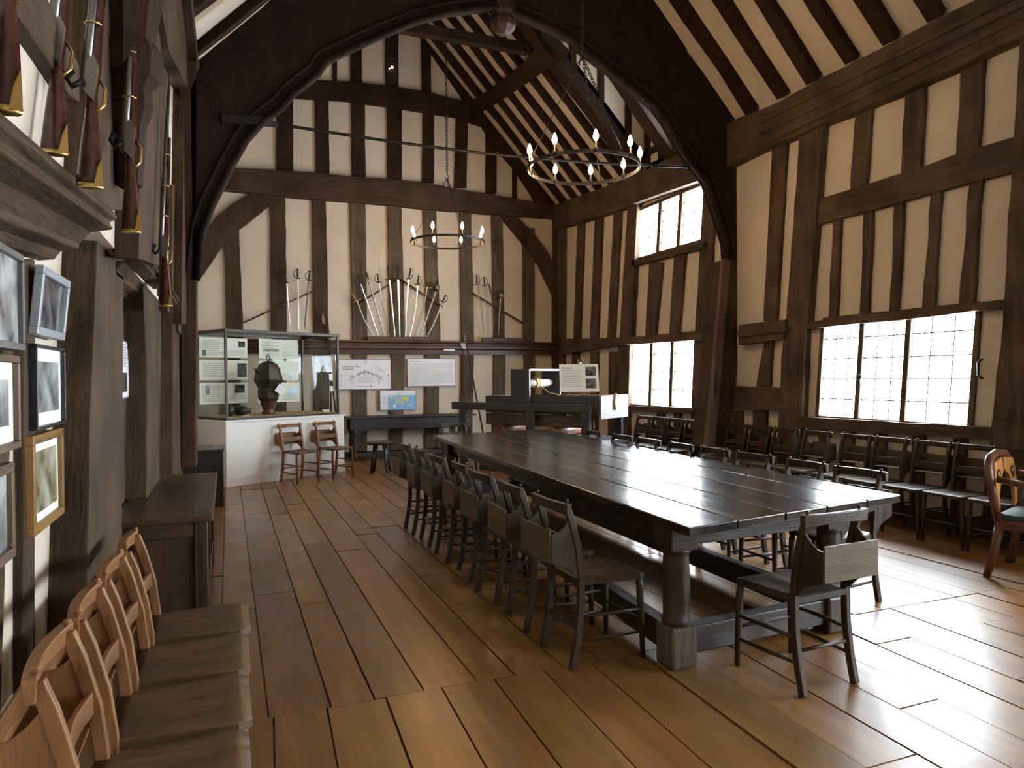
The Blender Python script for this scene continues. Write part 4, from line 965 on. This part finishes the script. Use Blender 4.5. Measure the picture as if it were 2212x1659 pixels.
pike((712, 735), (P(737, 905, 'Y', YG-.45).x-.20, YG-.70, 0), 'second leaning shaft crossing close to the right post of the glass case', 'spear')
o = build('wall_shelf_clip', MB().box(0, .22, 0, .05, 0, .02), STEEL); p = P(958, 757, 'Y', YG-.2); o.location = p; tag(o, 'thin bright metal bracket under the gable rail', 'bracket')

# ------------------------------------------------------------------ muskets on the left wall
def musket(butt, top, x, label, L_=1.45, sc=1.0):
    """butt and top: pixels on the plane X = x; the gun stands on its butt, muzzle up"""
    a, b_ = P(*butt, 'X', x), P(*top, 'X', x); d = (b_-a).normalized(); n_ = Vector((0, -1, 0)); w_ = d.cross(n_).normalized()
    if w_.x > 0: w_ = -w_
    o = thing('musket', label, 'musket', a, 0, 'muskets hung upright on the left wall')
    def pt(l_, s_, h_=0): return a+d*l_+w_*s_+n_*h_
    prof = [(0, .043, .020), (.03, .042, .020), (.18, .031, .018), (.26, .022, .016), (.33, .019, .016), (.42, .025, .018), (.60, .021, .017), (1.0, .017, .015), (1.25, .014, .013)]
    rings = []
    for l_, w, t in prof:
        off = -.022*(1-min(1, l_/.33))
        rings.append([pt(l_*sc, off*.6+.75*w*math.cos(k*PI/4)*sc, .8*t*math.sin(k*PI/4)*sc) for k in range(8)])
    st_ = wbuild('stock', MB().ring_sweep(rings), STOCK, o)
    wbuild('butt_plate', MB().ring_sweep([[pt(l_*sc, -.013+.75*w*math.cos(k*PI/4)*sc, .8*t*math.sin(k*PI/4)*sc) for k in range(8)] for l_, w, t in ((-.006, .042, .019), (.002, .045, .022), (.010, .043, .021))]), BRASS, o)
    wbuild('butt_plate', MB().prism([pt(.0, -.047, .008), pt(.10, -.038, .006), pt(.06, -.030, .014), pt(.0, -.026, .018)], n_*.003), BRASS, o)
    wbuild('barrel', MB().tube([pt(.36*sc, .020, .006), pt(L_*sc, .012, .006)], [.014, .010], 10), DSTEEL, o)
    lk = MB().prism([pt(.30, -.01, .018), pt(.34, .018, .018), pt(.46, .018, .018), pt(.48, .0, .018), pt(.44, -.015, .018)], n_*.008)
    wbuild('lock_plate', lk, DSTEEL, o)
    wbuild('cock', MB().tube([pt(.37, .02, .03), pt(.34, .045, .035), pt(.37, .06, .035), pt(.40, .05, .035)], [.010, .009, .008, .012], 6), IRON, o)
    wbuild('trigger_guard', MB().tube([pt(.27, -.016, 0), pt(.30, -.032, 0), pt(.36, -.034, 0), pt(.40, -.014, 0)], .005, 6), BRASS, o)
    for l_ in (.62, .85, 1.1): wbuild('barrel_band', MB().tube([pt(l_*sc, .012+.022*math.cos(k*PI/4), .004+.022*math.sin(k*PI/4)) for k in range(8)], .004, 5, closed=True), BRASS, o)
    return o
XM = XU+.045
musket((-8,238),(18,-60),XM,'musket with bright brass butt, leftmost on the left wall, cut by the picture edge')
musket((104,330),(143,-40),XM,'walnut musket standing on the jetty beam, nearest the viewer in full width', 1.45)
musket((181,402),(219,-20),XU+.12,'slender brass-bound musket standing just left of the big near post')
musket((274,500),(289,170),XU+.155,'musket seen between the near post and the carved corbel post', 1.3, .95)
musket((352,660),(372,120),XU+.16,'thin long gun high on the left wall beyond the corbel post, muzzle up', 1.8, 1.0)
o = build('gun_case', MB().box(0, .05, 0, .20, 0, .36), STOCK); q_ = P(352, 672, 'X', XU+.10); o.location = (XU+.08, q_.y-.05, q_.z); tag(o, 'narrow reddish wooden block under the long gun on the far post', 'block')

# ------------------------------------------------------------------ framed pictures on the left wall
def picture(q, label, FM, IM, mount=None, x=XL+.055, fw=.035, tilt=.0, inner=None):
    tl, tr_, br_, bl_2 = [P(*p, 'X', x) for p in q]
    c = (tl+tr_+br_+bl_2)/4; o = thing('framed_picture', label, 'picture', c, 0, 'framed pictures on the left wall')
    y0, y1 = (tl.y+bl_2.y)/2, (tr_.y+br_.y)/2; z1, z0 = (tl.z+tr_.z)/2, (bl_2.z+br_.z)/2
    def F4(a0, a1, b0, b1, xf, xb):
        k = lambda z: tilt*(z-z0)
        return MB().hexa([(xb+k(b0), a0, b0), (xf+k(b0), a0, b0), (xf+k(b0), a1, b0), (xb+k(b0), a1, b0)], [(xb+k(b1), a0, b1), (xf+k(b1), a0, b1), (xf+k(b1), a1, b1), (xb+k(b1), a1, b1)])
    xb = x-.028
    wbuild('frame', F4(y0, y1, z0, z0+fw, x, xb), FM, o, bevel=.003); wbuild('frame', F4(y0, y1, z1-fw, z1, x, xb), FM, o, bevel=.003)
    wbuild('frame', F4(y0, y0+fw, z0+fw, z1-fw, x, xb), FM, o, bevel=.003); wbuild('frame', F4(y1-fw, y1, z0+fw, z1-fw, x, xb), FM, o, bevel=.003)
    m_ = fw+(mount if mount else 0)
    if mount: wbuild('mount', F4(y0+fw, y1-fw, z0+fw, z1-fw, x-.016, x-.018), CREAMP, o)
    wbuild('print', F4(y0+m_, y1-m_, z0+m_, z1-m_, x-.0145, x-.0155), IM, o)
    return o
GREYF = plain('silver_grey_frame', (.42,.46,.50), .3, .3); DKF = plain('black_frame', (.02,.018,.025), .3); GOLDF = wood('golden_oak_frame', (.20,.10,.02), (.42,.24,.07), .35); BRNF = wood('brown_frame', (.10,.06,.035), (.26,.17,.10), .4)
GRF = wood('grey_wood_frame', (.08,.08,.08), (.2,.2,.2), .5)
picture([(-70,480),(64,557),(44,745),(-70,755)], 'large grey-framed photograph, topmost at the left picture edge', GRF, PHOTO_G, .0, fw=.022)
picture([(88,586),(146,604),(133,728),(72,728)], 'small photograph of a group in a silver grey frame leaning forward near the post', GREYF, PHOTO_D, None, fw=.028, tilt=.10)
picture([(90,746),(149,753),(136,915),(72,936)], 'photograph with wide white mount in a deep black frame', DKF, PHOTO_G, .045, fw=.012)
picture([(80,943),(146,919),(132,1116),(68,1166)], 'sepia print in a golden oak frame, lowest beside the near post', GOLDF, PHOTO_O, .03, fw=.03)
picture([(-70,760),(51,767),(40,965),(-70,1010)], 'picture in a thin gilt brown frame at the left edge, middle of three', BRNF, PHOTO_G, .05, fw=.022)
picture([(-70,1022),(42,1004),(25,1208),(-70,1290)], 'dark print in a brown frame at the left edge, bottom of three', BRNF, PHOTO_G, .0, fw=.03)
q_ = [P(u, v, 'X', XL+.04) for u, v in ((250,729),(272,731),(266,862),(247,866))]
ib = thing('information_board', 'narrow-looking white information board on the left wall behind the big near post', 'information board', (XL+.04, q_[0].y, q_[2].z))
w_, h_ = q_[1].y-q_[0].y+.1, q_[0].z-q_[2].z
build('backing', MB().box(-.012, 0, 0, w_, 0, h_), MARO, ib); build('card', MB().box(0, .002, .01, w_-.01, .01, h_-.01), PAPER, ib)
m_ = MB()
for k in range(9): m_.box(.002, .0025, .06, w_-.12+.05*(k % 2), h_*.55+k*h_*.045, h_*.55+k*h_*.045+.012)
build('printed_text', m_, INK, ib); build('photograph', MB().box(.002, .0028, .05, w_-.08, h_*.12, h_*.45), PHOTO_D, ib)

# ------------------------------------------------------------------ chandeliers
BULB = plain('lit_candle_bulb', (1, .8, .5), .3, emit=(1.0, .72, .36), es=55)
SLV = plain('candle_sleeve', (.5, .42, .28), .5)
def chain(mb, a, b_, link=.055, r=.0045):
    a, b_ = Vector(a), Vector(b_); L_ = (b_-a).length; n = max(2, int(L_/(link*.72))); d = (b_-a).normalized()
    x = d.cross(Vector((0, 1, .13))).normalized(); y = d.cross(x)
    for i in range(n):
        c = a.lerp(b_, (i+.5)/n); s_ = x if i % 2 else y
        mb.tube([c+d*(link/2)*math.cos(2*PI*k/8)+s_*(link*.27)*math.sin(2*PI*k/8) for k in range(8)], r, 4, closed=True)
def chandelier(px, dx, dy, zring, R, nb, phase, hook_z, top_z, label, power):
    t = thing('chandelier', label, 'chandelier', (dx, dy, zring))
    build('ring', MB().tube([(R*math.cos(2*PI*k/48), R*math.sin(2*PI*k/48), 0) for k in range(48)], 1, rect=(.012, .034), closed=True, up=(0, 0, 1)), IRON, t)
    hz = hook_z-zring
    for k in range(3):
        a = phase+.5+k*2*PI/3; m_ = MB(); 
        p = Vector((R*math.cos(a), R*math.sin(a), .02)); q = Vector((0, 0, hz)); md = p.lerp(q, .62)
        chain(m_, md, q); m_.tube([p, md], .0045, 6); build('suspension_chain', m_, IRON, t)
    m_ = MB(); chain(m_, (0, 0, hz+.06), (0, 0, top_z-zring), .06, .005)
    m_.tube([(0, 0, hz-.01), (.02, 0, hz), (.025, 0, hz+.03), (0, 0, hz+.06)], .006, 6); build('chain', m_, IRON, t)
    for k in range(nb):
        a = phase+2*PI*k/nb; x, y = R*math.cos(a), R*math.sin(a)
        cdl = build('candle_holder', MB().lathe([(0, -.03), (.010, -.028), (.012, -.01), (.024, .012), (.022, .018), (.011, .02), (.011, .085), (0, .085)], (x, y, .01), 10), IRON, t)
        build('candle_bulb', MB().lathe([(.0, .0), (.014, .002), (.026, .03), (.027, .045), (.018, .080), (.006, .108), (0, .115)], (x, y, .096), 10), BULB, cdl)
        l_ = bpy.data.lights.new('bulb_light', 'POINT'); l_.energy = power; l_.color = (1.0, .54, .22); l_.shadow_soft_size = .03
        lo = bpy.data.objects.new('bulb_light', l_); C.objects.link(lo); lo.parent = t; lo.location = (x*1.06, y*1.06, .15)
c1 = P(1260, 364, 'Y', 6.55); c2 = P(967, 523, 'Y', 10.8)
h1 = P(1253, 120, 'Y', 6.55).z; h2 = P(967, 385, 'Y', 10.8).z
chandelier(0, c1.x, 6.55, c1.z, .58, 9, 0.25, h1, roof_r(3.5)-.1, 'iron ring chandelier with nine lit candle bulbs hanging nearer, before the arch', BULB_W)
chandelier(0, c2.x, 10.8, c2.z, .58, 8, 0.1, h2, zc-.05, 'iron ring chandelier with eight lit candle bulbs hanging by the far gable', BULB_W)
o = build('wall_lamp_pair', MB().lathe([(0, -.02), (.02, -.015), (.025, 0), (.015, .02), (0, .02)], (0, 0, 0), 10).lathe([(0, -.012), (.012, -.01), (.014, 0), (.01, .012), (0, .012)], (-.05, 0, -.035), 8), plain('small_white_led', (1, 1, 1), .3, emit=(.8, .85, 1), es=6)); o.location = P(847, 145, 'Y', YG-.09)
tag(o, 'tiny white lit sensor light on a stud high on the gable', 'sensor light')

# ------------------------------------------------------------------ carved armchair at the right edge
ac = thing('armchair', 'carved orange oak armchair with green leather seat at the right picture edge', 'armchair', (5.56, 3.34, 0), math.radians(-160))
build('cushion', MB().grid(lambda u, v: Vector(((u-.5)*.56, (v-.5)*.52, .47+.05*math.sin(PI*u)*math.sin(PI*v))), 10, 10).box(-.28, .28, -.26, .26, .43, .47), GREEN, ac)
build('seat_rail', MB().box(-.30, .30, -.28, .28, .36, .43), RED, ac, bevel=.012)
for sx in (-1, 1):
    build('leg', MB().tube([(.27*sx, .25, .38), (.30*sx, .29, .26), (.28*sx, .27, .10), (.30*sx, .31, .0)], [.045, .040, .022, .034], 10), RED, ac)
    build('leg', MB().tube([(.27*sx, -.25, .38), (.28*sx, -.28, .20), (.29*sx, -.33, .0)], [.035, .028, .025], 10), RED, ac)
    build('arm', MB().tube([(.27*sx, -.26, .72), (.32*sx, -.05, .70), (.33*sx, .15, .68), (.31*sx, .22, .62), (.29*sx, .22, .43)], [.025, .025, .028, .025, .022], 10), RED, ac)
build('back_frame', MB().tube([(-.28, -.26, .42), (-.30, -.29, .62), (-.28, -.32, .80), (-.20, -.33, .87), (0, -.34, .89), (.20, -.33, .87), (.28, -.32, .80), (.30, -.29, .62), (.28, -.26, .42)], .030, 10), RED, ac)
for sx in (-1, 1):
    build('pierced_splat', MB().prism([(.02*sx, -.32, .86), (.24*sx, -.31, .84), (.28*sx, -.30, .72), (.27*sx, -.285, .50), (.20*sx, -.285, .47), (.20*sx, -.29, .60), (.10*sx, -.30, .72), (.02*sx, -.31, .76)], (0, .025, 0)), ORANGE, ac, bevel=.006)
    build('carved_rosette', MB().lathe([(0, 0), (.045, .002), (.05, .012), (.02, .018), (0, .02)], (.185*sx, -.285, .74), 8, 'Y'), RED, ac)
